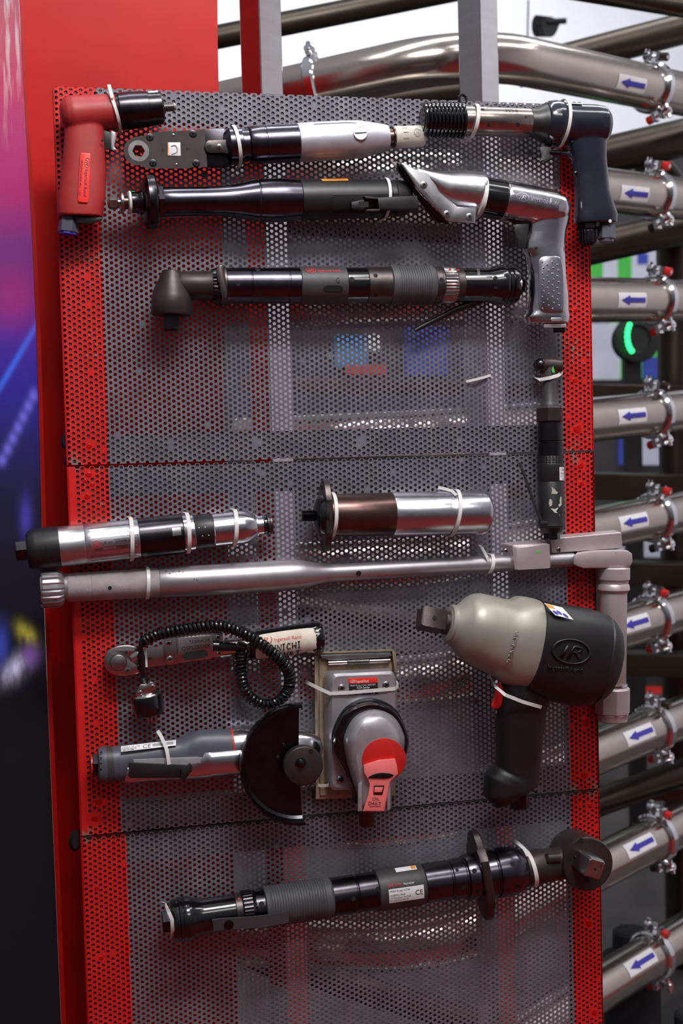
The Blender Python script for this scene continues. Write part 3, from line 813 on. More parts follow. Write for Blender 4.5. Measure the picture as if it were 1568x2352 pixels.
banner('booth_board', 'pale board with a blue patch at the right, above the level arrow pipe', 'board', 'pale_board', 1450, 575, 1522, 640, 5.2, BG)
banner('booth_board', 'blue patch on the pale board at the right', 'board', 'blue_board', 1464, 582, 1488, 606, 5.1, BG)
banner('booth_board', 'green board behind the ring of green lights', 'board', 'green_board', 1400, 650, 1530, 870, 5.4, BG)
banner('booth_board', 'pale grey board left of the ring of green lights', 'board', 'pale_board', 1340, 742, 1424, 872, 5.2, BG)
banner('booth_board', 'blue board below the ring of green lights', 'board', 'blue_board', 1476, 820, 1520, 868, 5.1, BG)
banner('booth_board', 'pale board hanging under the fourth arrow pipe', 'board', 'pale_board', 1440, 990, 1520, 1068, 5.2, BG)
banner('booth_board', 'blue board under the fourth arrow pipe', 'board', 'blue_board', 1420, 985, 1450, 1068, 5.15, BG)
banner('booth_board', 'pale blue board under the fifth arrow pipe', 'board', 'pale_board', 1420, 1225, 1520, 1280, 5.2, BG)
banner('booth_board', 'green board peeping out beside the silver socket', 'board', 'green_board', 1424, 1345, 1475, 1395, 5.2, BG)
banner('booth_board', 'red board behind the bottom of the silver socket', 'board', 'label_red', 1420, 1580, 1524, 1660, 4.6, BG)
banner('booth_board', 'light blue board seen through the holes below the long nutrunner', 'board', 'skyblue_board', 770, 770, 842, 842, 4.6, BG)
banner('booth_board', 'small white board seen through the holes beside the light blue one', 'board', 'white_label', 842, 768, 874, 806, 4.6, BG)
banner('booth_board', 'dark blue board seen through the holes below the long nutrunner', 'board', 'blue_board', 930, 750, 1030, 862, 4.65, BG)
banner('booth_board', 'red strip seen through the holes below the light blue board', 'board', 'label_red', 795, 838, 886, 860, 4.55, BG)
# backdrop sheet; its dark colour stands in for the dim hall below the bright wall
dk = mat('hall_shade', rgb(58, 54, 56), 0.8, 0, 0.3, 1.2)
M['hall_shade'] = dk
obj('hall_backdrop', slab_y([(300, 262), (1800, 330), (1800, 3000), (300, 3000)], 5.2, 5.25), 'hall_shade', kind='structure', smooth=0)
# drum with a ring of green lights
t = Thing('light_ring_machine', 'black drum with a curved row of green lights beside the board edge', 'machine', at_z(1452, 860, 4.6))
cx_ = at_z(1462, 778, 4.6); a_ = raw_ax(cx_, -(RM @ A3(0, 1, 0)), k=0.001)
t.part('stand', 'black_plastic', wbox(cx_[0] - 0.03, cx_[0] + 0.03, cx_[1] + 0.03, cx_[1] + 0.06, FLOOR - 0.006, cx_[2]), smooth=0)
t.part('drum', 'black_plastic', a_.lathe([(-60, 78), (-4, 84), (0, 80), (2, 50), (-6, 44)], 30))
q = NT('green_light'); q.b.inputs['Emission Color'].default_value = (0.03, 1.0, 0.25, 1); q.b.inputs['Emission Strength'].default_value = 2.2; q.b.inputs['Base Color'].default_value = (0.02, 0.4, 0.1, 1)
M['green_light'] = q.m
for i in range(8):
    an = radians(140 + i * 14)
    p = at_z(1462 + 24 * cos(an) * 0.9, 772 - 40 * sin(an), 4.55)
    b_ = raw_ax(p, -(RM @ A3(0, 1, 0)), k=0.001)
    t.part('light', 'green_light', b_.lathe([(-6, 9), (2, 9), (5, 5)], 10))
SPOT = single('spot_lamp', 'small black spotlight hanging in front of the bright wall', 'lamp', 'dark_cloth',
       rings([[at_z(x, y, 4.4) for x, y in ell(1232, 60, 12, 26, 14)], [at_z(x, y, 4.4) for x, y in ell(1262, 62, 18, 24, 14)], [at_z(x, y, 4.45) for x, y in ell(1282, 52, 4, 6, 14)]]),
       sweep([at_z(1256, 50, 4.4), at_z(1300, 48, 4.4)], 0.01, 10), sweep([at_z(1213, 0, 4.42), at_z(1211, 90, 4.42)], 0.003, 6))
# low clutter under the rack
for (x, y, rx_, m_, lab) in ((1448, 2140, 40, 'dark_cloth', 'round dark machine foot under the rack, beside the board'), (1590, 2330, 34, 'dark_cloth', 'dark round machine foot at the lower right corner')):
    p = at_z(x, y, 3.2); a_ = raw_ax(p, A3(0, 0, 1), up=A3(1, 0, 0), k=0.001)
    single('machine_foot', lab, 'machine', m_, a_.lathe([(-700, 70), (-60, 70), (-55, 46), (0, 44), (6, 36)], 24))

# ------------------------------------------------------------------ the tools, from the top of the board downwards
# --- red pistol rivet tool
t = Thing('pistol_rivet_tool', 'red rubber-clad pistol air tool with black nose in the top left corner', 'air tool', at(190, 500, 0))
ax = Ax((138, 267), (272, 256), 54)
body = t.part('body', 'red_rubber', ax.lathe([(0, 12), (2, 24), (7, 34), (16, 41), (30, 44), (110, 40), (130, 39)], 36),
              loft([(194, 262, 54, 44, 30, 2.6), (194, 290, 54, 45, 31, 2.8), (193, 320, 54, 46, 32, 2.8), (193, 350, 54, 48, 33, 2.8), (192, 400, 54, 52, 34, 2.8), (188, 450, 54, 54, 35, 2.8), (185, 478, 54, 53, 35, 2.8), (184, 499, 54, 52, 34, 2.8)], 36))
remesh(body, 0.0016, 5)
t.part('nose', 'black_steel', ax.lathe([(126, 38), (134, 39), (136, 41), (160, 42), (180, 41), (202, 40), (203, 38), (206, 38)], 40))
nut = t.part('collar_nut', 'black_steel', ax.lathe([(204, 36), (206, 38), (232, 37), (236, 33)], 40), label='black collar nut with a white sticker on top')
f = ax.surf(38, 26); t.part('sticker', 'white_label', patch(f, 206, -8, 228, 9, 2, 4), parent=nut)
t.part('threaded_mandrel', 'steel', ax.lathe([(230, 10)] + [(236 + i * 1.6, 10.3 - (i % 2) * 1.6) for i in range(18)] + [(266, 7)], 20))
t.part('trigger', 'grey_cast', slab(spline([(254, 302), (266, 303), (267, 318), (263, 335), (268, 345), (256, 344), (253, 322)], 4), 42, 64, 3))
t.part('trigger_guide', 'black_plastic', slab([(236, 296), (255, 304), (256, 344), (240, 344)], 38, 66, 2))
for ang_ in (0,): t.part('pin', 'hole', (lambda a_: a_.lathe([(-1, 3.2), (0.4, 3.2)], 14))(out_ax(235, 323, 87)))
fm = flat(91)
def tilt_map(x0, y0, dx, dy, d, sx=1.0):     # local label frame: x along (dx, dy), y to its right
    l = math.hypot(dx, dy); ux, uy = dx / l, dy / l
    return lambda x, y, lift=0.0: at(x0 + x * ux - y * uy, y0 + x * uy + y * ux, d + lift)
lf = tilt_map(197, 351, -8, 114, 92)
lab = t.part('label', 'label_red', slab(quad_map(((184, 351), (209, 352), (203, 466), (178, 464)), rrect(0, 0, 1, 1, 0.12)), 88, 92, 0.6), label='bright red label with black lettering')
t.part('lettering', 'black_print', logo(lf, 23, -5, 12, 6), text('Ingersoll Rand', lf, 38, -1, 8, 62, lift=0.3), text('WIGAN WN2 4EZ. U.K.', lf, 17, 10, 5, 84, lift=0.3), parent=lab)
t.part('base_plate', 'black_plastic', slab([(172, 495), (236, 500), (232, 508), (204, 515), (176, 512)], 30, 76, 2))
hx = Ax((160, 494), (156, 542), 54)
t.part('inlet', 'slate', hx.lathe([(0, 18)] + [(4 + i, 18) for i in range(3)] + [(14, 18)], 24, lambda i: 1.0 if i % 2 else 0.93), hx.prism(12, 42, 24, 6, 0.2, 3), label='blue-grey hexagonal air inlet')
t.part('inlet_ring', 'blue_print', hx.lathe([(41, 20), (45, 20), (46, 16)], 24))
cable_tie('white cable tie around the red pistol tool, its tail standing up over the board edge', ax.tie(124, 41, 7, 2.2, lean=-8), ribbon([at(250, 195, 70), at(254, 210, 92), at(258, 225, 98)], 7 * K0, 2 * K0))

# --- flat head angle wrench
t = Thing('flat_head_wrench', 'air wrench with flat brown open-socket head, silver body and beige plug', 'air wrench', at(520, 380, 0))
ax = Ax((318, 347), (974, 312), 44)
H = []
for i in range(15):
    a = radians(70 + 220 * i / 14); H.append((318 + 34 * cos(a), 347 - 34 * sin(a)))
out = [(330, 307)] + H[1:-1] + [(340, 386), (440, 386), (446, 383), (462, 385), (476, 384), (470, 296), (372, 304)]
out = [(476, 384), (470, 297), (372, 303), (348, 304), (326, 313)] + H[2:-2] + [(322, 379), (338, 387), (432, 387), (440, 384)]
ki = min(range(len(out)), key=lambda n_: out[n_][0])
ar_ = sum(out[n_ - 1][0] * out[n_][1] - out[n_][0] * out[n_ - 1][1] for n_ in range(len(out)))
hc = [(318 + 21 * cos(pi - math.copysign(2 * pi * n_ / 28, ar_)), 347 + 21 * sin(pi - math.copysign(2 * pi * n_ / 28, ar_))) for n_ in range(29)]
head = t.part('head_plate', 'gunmetal', slab(out[:ki + 1] + hc + [(p_[0], p_[1]) for p_ in out[ki:]], 14, 68, 0))
zr = out_ax(318, 347, 66)
hexpts = [(14.5 * cos(pi / 6 + i * pi / 3), 14.5 * sin(pi / 6 + i * pi / 3)) for i in range(6)]
V = []; Fa = []
nn = 36
for i in range(nn):
    a = 2 * pi * i / nn; V += [zr.P(2.6, 24 * cos(a), 24 * sin(a)), zr.P(0, 24.5 * cos(a), 24.5 * sin(a))]
    # inner hexagon
    k6 = int(((a - pi / 6) % (2 * pi)) / (pi / 3)); p, q_ = hexpts[k6 % 6], hexpts[(k6 + 1) % 6]
    den = cos(a) * (q_[1] - p[1]) - sin(a) * (q_[0] - p[0]); r_ = (p[0] * q_[1] - p[1] * q_[0]) / den
    V += [zr.P(2.6, r_ * cos(a), r_ * sin(a)), zr.P(-50, r_ * cos(a), r_ * sin(a))]
for i in range(nn):
    j = (i + 1) % nn
    Fa += [(4 * i, 4 * j, 4 * j + 2, 4 * i + 2), (4 * i + 1, 4 * j + 1, 4 * j, 4 * i), (4 * i + 2, 4 * j + 2, 4 * j + 3, 4 * i + 3)]
t.part('socket_ring', 'steel', (V, Fa), label='bright ring with a hexagon opening')
for x, y in ((344, 316), (443, 308), (351, 375), (450, 376)): screw(t, x, y, 67, 9.5, m='black_steel', h=1.6)
for x, y in ((398, 310), (405, 378)): t.part('pin', 'steel', out_ax(x, y, 67).lathe([(0, 3), (1.5, 3), (2, 2)], 12))
for x, y in ((374, 345), (430, 342)): t.part('pin_hole', 'hole', out_ax(x, y, 67.6).lathe([(0, 3), (0.6, 3)], 12))
st = t.part('sticker', 'white_label', slab([(385, 327), (414, 327), (415, 358), (386, 357)], 67, 69, 0.3), label='small square white sticker with a grey mark')
fm = flat(69.2)
t.part('mark', 'grey_print', sweep([at(x, y, 69.2) for x, y in spline([(393, 336), (402, 334), (407, 342), (405, 350), (394, 354)], 4, False)], 0.0009, 6), parent=st)
t.part('sticker_edge', 'orange_print', patch(fm, 385, 328, 387.5, 357), parent=st)
t.part('gear_block', 'black_steel', slab([(468, 297), (514, 293), (524, 300), (526, 384), (512, 386), (474, 385)], 10, 58, 3))
t.part('tongue', 'dark_steel', slab([(q2[0], q2[1]) for q2 in [(524, 320), (478, 322), (471, 328), (469, 337), (473, 347), (480, 352), (512, 352), (524, 354)]], 56, 74, 2.5))
t.part('tongue_hole', 'hole', out_ax(480, 337, 74).lathe([(0, 4), (0.6, 4)], 14))
screw(t, 503, 337, 74, 6, h=2.2, m='nickel')
t.part('neck', 'blued_steel', ax.lathe([(196, 30), (206, 40), (208, 42), (236, 42), (238, 37), (252, 37), (254, 42), (258, 44), (288, 44), (289, 43), (291, 43), (292, 44), (364, 43), (366, 41)], 40))
for a_ in (38, 150): t.part('wrench_flat', 'black_steel', patch(ax.surf(36.4, a_), 240, -12, 250, 12, 1, 5))
t.part('handle', 'silver_paint', ax.lathe([(364, 41), (366, 43), (380, 44), (430, 44), (470, 44), (510, 42), (540, 36), (566, 30), (572, 29), (573, 26)], 40), label='silver painted motor housing')
g = []
sm = ax.surf(44.4, 84)
dc = [sm(500 + 16 * cos(2 * pi * i / 24), 16 * sin(2 * pi * i / 24), 0) for i in range(24)]
t.part('round_inset', 'silver_paint', rings([[sm(500 + r_ * cos(2 * pi * i / 24), r_ * sin(2 * pi * i / 24), l_) for i in range(24)] for r_, l_ in ((16, -1.0), (16, 1.2), (14.5, 1.2), (14.5, 0.3))]))
t.part('slot', 'grey_rubber', patch(sm, 487, -1.2, 513, 1.2, 4, 1, 0.6))
t.part('raised_line', 'silver_paint', patch(ax.surf(44.5, 40), 400, -2.5, 500, 2.5, 4, 1, 0.4)); t.part('raised_line', 'silver_paint', patch(ax.surf(44.5, 148), 395, -2.5, 500, 2.5, 4, 1, 0.4))
t.part('connector', 'brown_steel', ax.lathe([(572, 19), (575, 20), (583, 20), (584, 24), (590, 24)], 20))
pl = t.part('plug', 'beige', ax.lathe([(586, 23), (588, 25), (600, 25.5), (601, 24.5), (650, 24), (655, 22), (657, 16)], 32), label='beige plastic end plug')
sm = ax.surf(25, 80)
t.part('rib', 'beige', *[patch(sm, 603, y_ - 1, 615, y_ + 1, 1, 1, 0.8) for y_ in (-14, -2, 10)], parent=pl)
t.part('round_mark', 'grey_print', logo(sm, 635, 0, 8, 9, 0.4), parent=pl)
cable_tie('white cable tie around the neck of the flat head wrench', ax.tie(224, 43, 8, 2.2, lean=-4))

# --- long black inline grinder
t = Thing('inline_grinder', 'long black inline air tool with threaded spindle, flange and hinged lever, third from the top', 'air tool', at(600, 500, 0))
ax = Ax((240, 466), (952, 455), 68, 48)
t.part("spindle", "steel", ax.lathe([(7, 7), (8, 8), (9.5, 9)], 20), ax.prism(10, 30, 15, 6, 0.3), ax.lathe([(29, 9), (110, 9)], 16))
t.part('washer', 'steel', ax.lathe([(36, 24), (38, 26), (42, 26), (43, 24)], 32)); t.part('washer', 'brown_steel', ax.lathe([(43, 15), (56, 15)], 24))
t.part('spacer', 'tie', ax.lathe([(54, 22), (56, 26), (60, 26), (62, 22)], 32), label='white plastic spacer ring')
t.part('collet', 'black_steel', ax.lathe([(60, 22), (62, 24), (76, 24), (78, 25), (84, 28), (92, 28)], 32))
t.part('paint_dot', 'green_board', ax.hole(66, 22, 24.4, 3.5))
t.part('collet_hole', 'hole', ax.hole(68, 52, 24.4, 4))
t.part('flange', 'black_steel', ax.lathe([(86, 30), (90, 50), (94, 58), (97, 62), (112, 62), (115, 60), (118, 57), (122, 38), (124, 34)], 48))
t.part('neck', 'blued_steel', ax.prism(120, 136, 37, 6, 0.52, 2), ax.lathe([(130, 32), (134, 34), (170, 33), (230, 33), (270, 34.5), (300, 38), (326, 43), (350, 48), (351, 47.4), (353, 47.4), (354, 48.4), (376, 50), (400, 50), (424, 48), (446, 46), (448, 44)], 48))
body = t.part('housing', 'black_plastic', ax.lathe([(446, 44), (448, 46), (480, 46), (560, 45), (640, 43), (650, 43), (652, 40), (664, 40)], 44))
t.part('end_cap', 'black_plastic', ax.lathe([(662, 40), (664, 42), (684, 40), (694, 36), (700, 28), (703, 16)], 40))
f = ax.surf(45.5, 22); st = t.part('warning_sticker', 'orange_print', patch(f, 496, -10, 556, 12, 5, 4), label='orange warning sticker')
t.part('lettering', 'black_print', text('WARNING', f, 508, 6, 9, 44), parent=st)
f = ax.surf(45, 112)
t.part('lever_recess', 'hole', patch(f, 514, -20, 660, 26, 8, 6, 0.2))
t.part('recess_edge', 'grey_sleeve', *[patch(f, a_, b_, c_, d_, 6, 1, 0.6) for a_, b_, c_, d_ in ((512, -21, 640, -19), (512, 25, 600, 27), (512, -21, 514, 27))])
lv = t.part('lever', 'black_plastic', ax.poly([(610, -8), (700, -4), (702, -34), (664, -36), (612, -34)], 42, 58, 3), ax.poly([(552, -16), (582, -10), (582, -34), (552, -30)], 38, 52, 2))
t.part('lever_window', 'hole', patch(flat(64 + 52), 824, 463, 846, 476), parent=lv)
t.part('lever_link', 'gunmetal', ax.poly([(580, -4), (612, -8), (614, -12), (584, -10)], 44, 57, 1), ax.poly([(580, -34), (614, -33), (614, -38), (582, -38)], 44, 57, 1), parent=lv)
cable_tie('white cable tie around the end of the long black inline tool', ax.tie(643, 43.5, 6.5, 2.2, lean=3))

# --- black needle scaler with spring and pistol handle
t = Thing('air_hammer', 'glossy black pistol air hammer with coil spring nose in the top right corner', 'air hammer', at(1350, 500, 0))
ax = Ax((966, 274), (1400, 288), 62)
pts = []
for i in range(11 * 16 + 1):
    a = 2 * pi * i / 16; s_ = 4 + i / 16 * 8.6; r_ = 34 + min(4, i / 16 * 1.2)
    b = ax.pos(s_); k = kk(b); pts.append(b + k * r_ * (cos(a) * ax.e2 + sin(a) * ax.e3))
t.part('spring', 'black_gloss', sweep(pts, 4.2 * K0, 10), label='black coil retainer spring')
t.part('spring_core', 'black_gloss', ax.lathe([(2, 26), (6, 30), (92, 32), (97, 30)], 32))
cx_ = at(1062, 228, 66); rg = [cx_ + (A3(1, 0, 0) * cos(a) * 9 + A3(0, 0, 1) * sin(a) * 10) * K0 for a in [2 * pi * i / 20 for i in range(20)]]
t.part('spring_eye', 'black_gloss', sweep(rg + rg[:2], 3.6 * K0, 10))
t.part('barrel', 'rusty_steel', ax.lathe([(92, 31), (94, 33), (150, 33), (246, 32.5), (250, 30)], 44), label='bright steel barrel with dark spots')
t.part('barrel_hole', 'hole', ax.hole(134, 52, 33, 4)); t.part('barrel_hole', 'hole', ax.hole(146, 118, 33, 4)); t.part('barrel_hole', 'hole', ax.hole(212, 112, 33, 4))
t.part('stamping', 'brown_steel', text('0053', ax.surf(33, 42), 188, 2, 7, 26), text('3274', ax.surf(33, 56), 184, 4, 7, 30))
t.part('sleeve', 'black_plastic', ax.lathe([(248, 32), (250, 33), (262, 33), (276, 42), (282, 44), (284, 40)], 40))
body = t.part('body', 'black_hammer', ax.lathe([(280, 40), (284, 46), (292, 50), (306, 52), (320, 50), (332, 46), (400, 45), (418, 42), (428, 33), (433, 18)], 44),
              loft([(1345, 290, 62, 44, 34, 2.6), (1347, 330, 62, 42, 32, 2.8), (1352, 370, 62, 37, 30, 2.8), (1356, 400, 62, 36, 29, 2.8), (1359, 440, 62, 37, 30, 2.8), (1364, 478, 62, 43, 32, 2.8), (1367, 496, 62, 47, 33, 2.8), (1367, 514, 62, 46, 32, 2.8)], 36),
              loft([(1316, 352, 62, 10, 8, 2.2), (1322, 372, 62, 8, 8, 2.2), (1324, 400, 62, 8, 8, 2.2)], 16))
remesh(body, 0.0016, 5)
t.part('sticker', 'white_label', patch(ax.surf(48, 26), 328, -9, 362, 9, 3, 4), label='white sticker with black dots on top of the body')
t.part('sticker_marks', 'black_print', *[ax.hole(x_, 26, 48.8, 4.5) for x_ in (334, 345, 356)])
t.part('trigger', 'grey_sleeve', slab(spline([(1240, 338), (1262, 338), (1266, 346), (1262, 352), (1264, 364), (1252, 371), (1238, 372), (1243, 360)], 4), 46, 78, 3))
t.part('trigger_rod', 'black_steel', Ax((1258, 350), (1312, 352), 62).lathe([(0, 5), (54, 6)], 16))
t.part('trigger_guard', 'black_hammer', sweep([at(x, y, 62) for x, y in spline([(1288, 352), (1306, 356), (1318, 368), (1322, 384)], 5, False)], 7 * K0, 12))
t.part('pin', 'black_steel', out_ax(1323, 398, 92).lathe([(-2, 5), (1, 5), (2, 3)], 14))
h1 = Ax((1348, 512), (1350, 568), 62)
t.part('valve', 'black_steel', h1.prism(2, 16, 23, 6, 0.1), h1.lathe([(16, 17), (18, 20)] + [(20 + i * 2, 20.5) for i in range(12)] + [(46, 20), (54, 12)], 40, lambda i: 1.0 if i % 2 else 0.94), label='black valve with knurled cap')
h2 = Ax((1392, 514), (1392, 560), 66)
t.part('inlet', 'slate', h2.lathe([(0, 16), (6, 16)], 20), h2.prism(4, 36, 21, 6, 0.35, 2), h2.lathe([(35, 17), (42, 16), (43, 10)], 20))
t.part('chip', 'tie', out_ax(1400, 508, 92).lathe([(0, 4), (2, 4)], 10), label='pale chip in the paint')
cable_tie('white cable tie around the steel barrel of the black hammer', ax.tie(120, 35, 8, 2.2, lean=5))
cable_tie('white cable tie around the bulging body of the black hammer', ax.tie(322, 52, 7, 2.2, lean=6))

# --- silver pistol shears
t = Thing('pistol_shears', 'polished silver pistol-grip air shears with pale angular head and dark blade', 'air shears', at(1250, 745, 0))
ax = Ax((1090, 449), (1306, 487), 72)
blade = t.part('blade', 'dark_steel', slab([(898, 374), (906, 370), (916, 376), (948, 424), (1000, 494), (1026, 512), (1008, 512), (990, 500), (946, 440)], 50, 66, 1.5), slab([(912, 373), (921, 372), (944, 408), (958, 440), (1032, 513), (1024, 516), (1000, 496), (950, 436)], 66, 82, 1.5), label='dark steel cutting blade')
head_o = [(919, 374), (930, 374), (950, 387), (974, 395), (1000, 398), (1022, 394), (1044, 391), (1094, 391), (1100, 400), (1097, 476), (1091, 513), (1030, 510), (960, 438), (942, 409)]
t.part('head_plate', 'alu_satin', slab([(919, 374), (930, 374), (952, 388), (990, 398), (1010, 440), (1050, 474), (1094, 476), (1091, 513), (1030, 510), (960, 438), (942, 409)], 60, 108, 4), label='pale angular head plate')
hd = t.part('head_casting', 'alu_satin', loft([(950, 396, 76, 10, 26, 2.6), (975, 410, 74, 18, 34, 2.6), (1000, 424, 72, 30, 40, 2.4), (1020, 432, 72, 38, 42, 2.2), (1045, 435, 72, 44, 44, 2), (1070, 438, 72, 46, 46, 2), (1096, 442, 72, 47, 47, 2), (1104, 444, 72, 46, 46, 2)], 40, (0.985, 0.17)))
remesh(hd, 0.0014, 4)
for x, y in ((973, 425), (1026, 492), (1078, 498)): screw(t, x, y, 108, 8.5, m='steel', slot='hex', h=2)
t.part('gasket_ring', 'white_label', ax.lathe([(6, 42), (8, 47.5), (16, 47.5), (17, 44)], 40), label='white ring between head and collar')
t.part('collar', 'black_gloss', ax.lathe([(14, 43), (16, 45), (36, 45.5), (62, 45.5), (64, 44), (66, 44)], 44), label='glossy black collar')
body = t.part('body', 'alu', ax.lathe([(63, 40), (65, 45), (72, 46), (140, 45), (180, 42), (200, 36), (210, 28), (214, 14)], 44),
              loft([(1266, 470, 72, 42, 36, 2.4), (1259, 505, 72, 46, 34, 2.4), (1254, 535, 72, 44, 32, 2.4), (1250, 556, 72, 46, 31, 2.5), (1248, 572, 72, 46, 31, 2.5), (1253, 592, 72, 42, 31, 2.6), (1256, 630, 72, 40, 31, 2.8), (1258, 680, 72, 43, 32, 2.8), (1257, 715, 72, 45, 32, 2.8), (1254, 728, 72, 50, 32, 3), (1255, 744, 72, 46, 30, 3)], 40, (0.0, 1.0)))
remesh(body, 0.0014, 5)
f = ax.surf(46, 78)
t.part('raised_mark', 'alu_satin', logo(f, 94, 6, 15, 10, 0.9), text('Ingersoll-Rand', f, 113, 11, 14, 66, lift=0.9))
t.part('trigger', 'black_plastic', slab([(1184, 515), (1216, 512), (1208, 560), (1206, 572), (1190, 570), (1186, 545), (1180, 530)], 56, 90, 3))
t.part('trigger_guard', 'black_gloss', slab([(1150, 498), (1216, 502), (1214, 514), (1180, 514)], 58, 88, 2))
gi = t.part('grip_panel', 'alu', slab(spline([(1242, 592), (1262, 588), (1284, 590), (1292, 606), (1295, 650), (1296, 705), (1290, 718), (1262, 720), (1245, 716), (1237, 700), (1237, 650), (1235, 610)], 3), 98, 105, 2.5), label='dotted grip panel')
dots = []
for r_ in range(9):
    for c_ in range(5):
        x = 1245 + c_ * 11.5 + (r_ % 2) * 3; y = 602 + r_ * 13.4 + (c_ % 2) * 6
        if x < 1291 and y < 714: dots.append((x, y))
for x, y in dots: t.part('stud', 'alu', out_ax(x, y, 104.5).lathe([(0, 2.6), (1.2, 2.4), (2.2, 1.2)], 10), parent=gi)
t.part('pin_hole', 'hole', out_ax(1231, 570, 102).lathe([(-2, 3), (1.4, 3)], 12))
t.part('name_boss', 'alu_satin', slab(rrect(1264, 729, 1290, 739, 4.5, 4), 100, 104, 1)); t.part('raised_mark', 'grey_print', text('EDGE', flat(104.3), 1268, 737, 6, 18))
t.part('base_plug', 'grey_cast', slab(rrect(1248, 743, 1300, 753, 2, 2), 48, 96, 2), label='grey inlet plug')
t.part('inlet', 'black_steel', slab(rrect(1270, 752, 1298, 764, 2, 2), 54, 90, 2))

# --- long angle nutrunner, upper
t = Thing('angle_nutrunner', 'long dark angle nutrunner with conical head at left and hanging lever, fourth row', 'nutrunner', at(700, 700, 0))
hx = Ax((394, 621), (393, 762), 62)
t.part('angle_head', 'gunmetal', hx.lathe([(0, 19), (1.5, 22), (6, 23), (8, 24), (50, 43), (58, 44), (61, 45.5), (100, 46), (103, 44)], 44), label='conical angle head')
t.part('head_cap', 'black_steel', hx.lathe([(1.5, 14), (2.5, 14)], 30))
t.part('square_drive', 'black_steel', hx.prism(100, 139, 24, 4, pi / 4 + 0.1, 3))
screw(t, 420, 661, 84, 4.5, m='steel', h=3)
ax = Ax((400, 656), (1196, 655), 60)
t.part('neck', 'gunmetal', ax.lathe([(4, 26), (20, 33), (60, 33), (82, 34), (88, 36)], 40))
t.part('knurled_ring', 'black_steel', ax.lathe([(84, 34), (86, 37), (98, 40), (106, 40), (107, 36)], 60, lambda i: 1.0 if i % 2 else 0.95))
t.part('flange_plate', 'dark_steel', slab(spline([(500, 612), (512, 610), (518, 640), (522, 672), (520, 684), (510, 684), (504, 660), (496, 630)], 4), 16, 108, 3), ax.lathe([(102, 40), (104, 45), (116, 45), (118, 40)], 40))
t.part('gear_case', 'blued_steel', ax.lathe([(114, 38), (118, 41), (172, 42), (173, 41), (175, 41), (176, 42), (258, 42), (259, 41), (261, 41), (262, 42), (286, 42), (288, 40)], 44))
for q_, a_, r_ in ((134, 18, 4), (140, 92, 5), (188, 40, 5.5), (190, 122, 4)): t.part('hole', 'hole', ax.hole(q_, a_, 42, r_))
slv = t.part('sleeve', 'grey_sleeve', ax.lathe([(284, 41), (287, 43.5), (330, 44), (390, 43.5), (392, 41)], 44), label='dark grey rubber sleeve')
f = ax.surf(44, 50)
t.part('lettering', 'red_print', logo(f, 308, -2, 12, 8), text('Ingersoll Rand', f, 324, 3, 8, 50), parent=slv)
sl = [(355 + 22 * math.copysign(abs(cos(a)) ** 0.5, cos(a)), 7 * math.copysign(abs(sin(a)) ** 0.7, sin(a))) for a in [2 * pi * i / 24 for i in range(24)]]
f = ax.surf(44, 106); t.part('slot', 'hole', ([f(x, y, 0.1) for x, y in sl], [tuple(range(24))]), parent=slv)
t.part('reverse_mark', 'black_print', text('G', ax.surf(44, 86), 362, 3, 13, 8), parent=slv)
t.part('ring', 'black_gloss', ax.lathe([(390, 40), (392, 42), (438, 42), (440, 40)], 44)); t.part('hole', 'hole', ax.hole(398, 78, 42, 6))
t.part('ring', 'dark_steel', ax.lathe([(438, 40), (440, 42.5), (492, 42.5), (494, 40)], 44), label='bright grey steel ring'); t.part('hole', 'hole', ax.hole(453, 66, 42.5, 5)); t.part('hole', 'hole', ax.hole(453, 128, 42.5, 4))
rb = [(492, 42), (494, 46), (506, 46)]
for i in range(14): rb += [(507 + i * 5.2, 46), (508 + i * 5.2, 44.6), (510.5 + i * 5.2, 44.6), (511.5 + i * 5.2, 46)]
t.part('ribbed_grip', 'grey_rubber', ax.lathe(rb + [(590, 45), (594, 42)], 44), label='grey ribbed rubber grip')
t.part('ring', 'dark_steel', ax.lathe([(592, 38), (594, 43), (606, 43), (608, 40), (612, 40)], 44)); t.part('hole', 'hole', ax.hole(601, 80, 43, 5))
t.part('knurled_ring', 'steel', ax.lathe([(610, 40), (613, 43), (618, 42), (632, 42), (640, 42), (643, 40)], 72, lambda i: 1.0 if i % 2 else 0.965))
t.part('ring', 'dark_steel', ax.lathe([(641, 38), (643, 40), (658, 40), (660, 38)], 44))
t.part('paint_dot', 'red_print', ax.hole(645, 38, 40, 3)); t.part('paint_dot', 'red_print', ax.hole(626, 40, 42, 3))
t.part('rear_housing', 'black_gloss', ax.lathe([(656, 38), (660, 39.5), (716, 39.5), (728, 42), (740, 46), (750, 47), (756, 45), (758, 43.5), (760, 45.5), (766, 45), (768, 42.5), (770, 45), (778, 44), (784, 40), (786, 34)], 48), label='glossy black rear housing')
t.part('lettering', 'grey_print', text('ABSOLUTE', ax.surf(39.5, 52), 690, 10, 6, 24, ang=-80))
t.part('hole', 'hole', ax.hole(724, 74, 42, 5)); t.part('hole', 'hole', ax.hole(724, 104, 42, 4))
hexe = Ax((1182, 655), (1204, 655), 60); t.part('inlet', 'black_steel', hexe.prism(0, 18, 22, 6, 0.2, 2))
t.part('lever', 'black_plastic', sweep([at(x, y, d_) for x, y, d_ in ((1105, 690, 62), (1075, 700, 58), (1040, 714, 50), (1000, 734, 44), (965, 752, 42), (952, 759, 42))], [9 * K0, 9 * K0, 8 * K0, 7 * K0, 6 * K0, 4 * K0], 12), label='long black lever hanging open')
cable_tie('white cable tie around the right end of the upper long nutrunner', ribbon([at(1184, 622, 60), at(1190, 632, 92), at(1196, 648, 104), at(1193, 668, 96), at(1186, 684, 60), at(1184, 688, 10)], 8 * K0, 2 * K0))

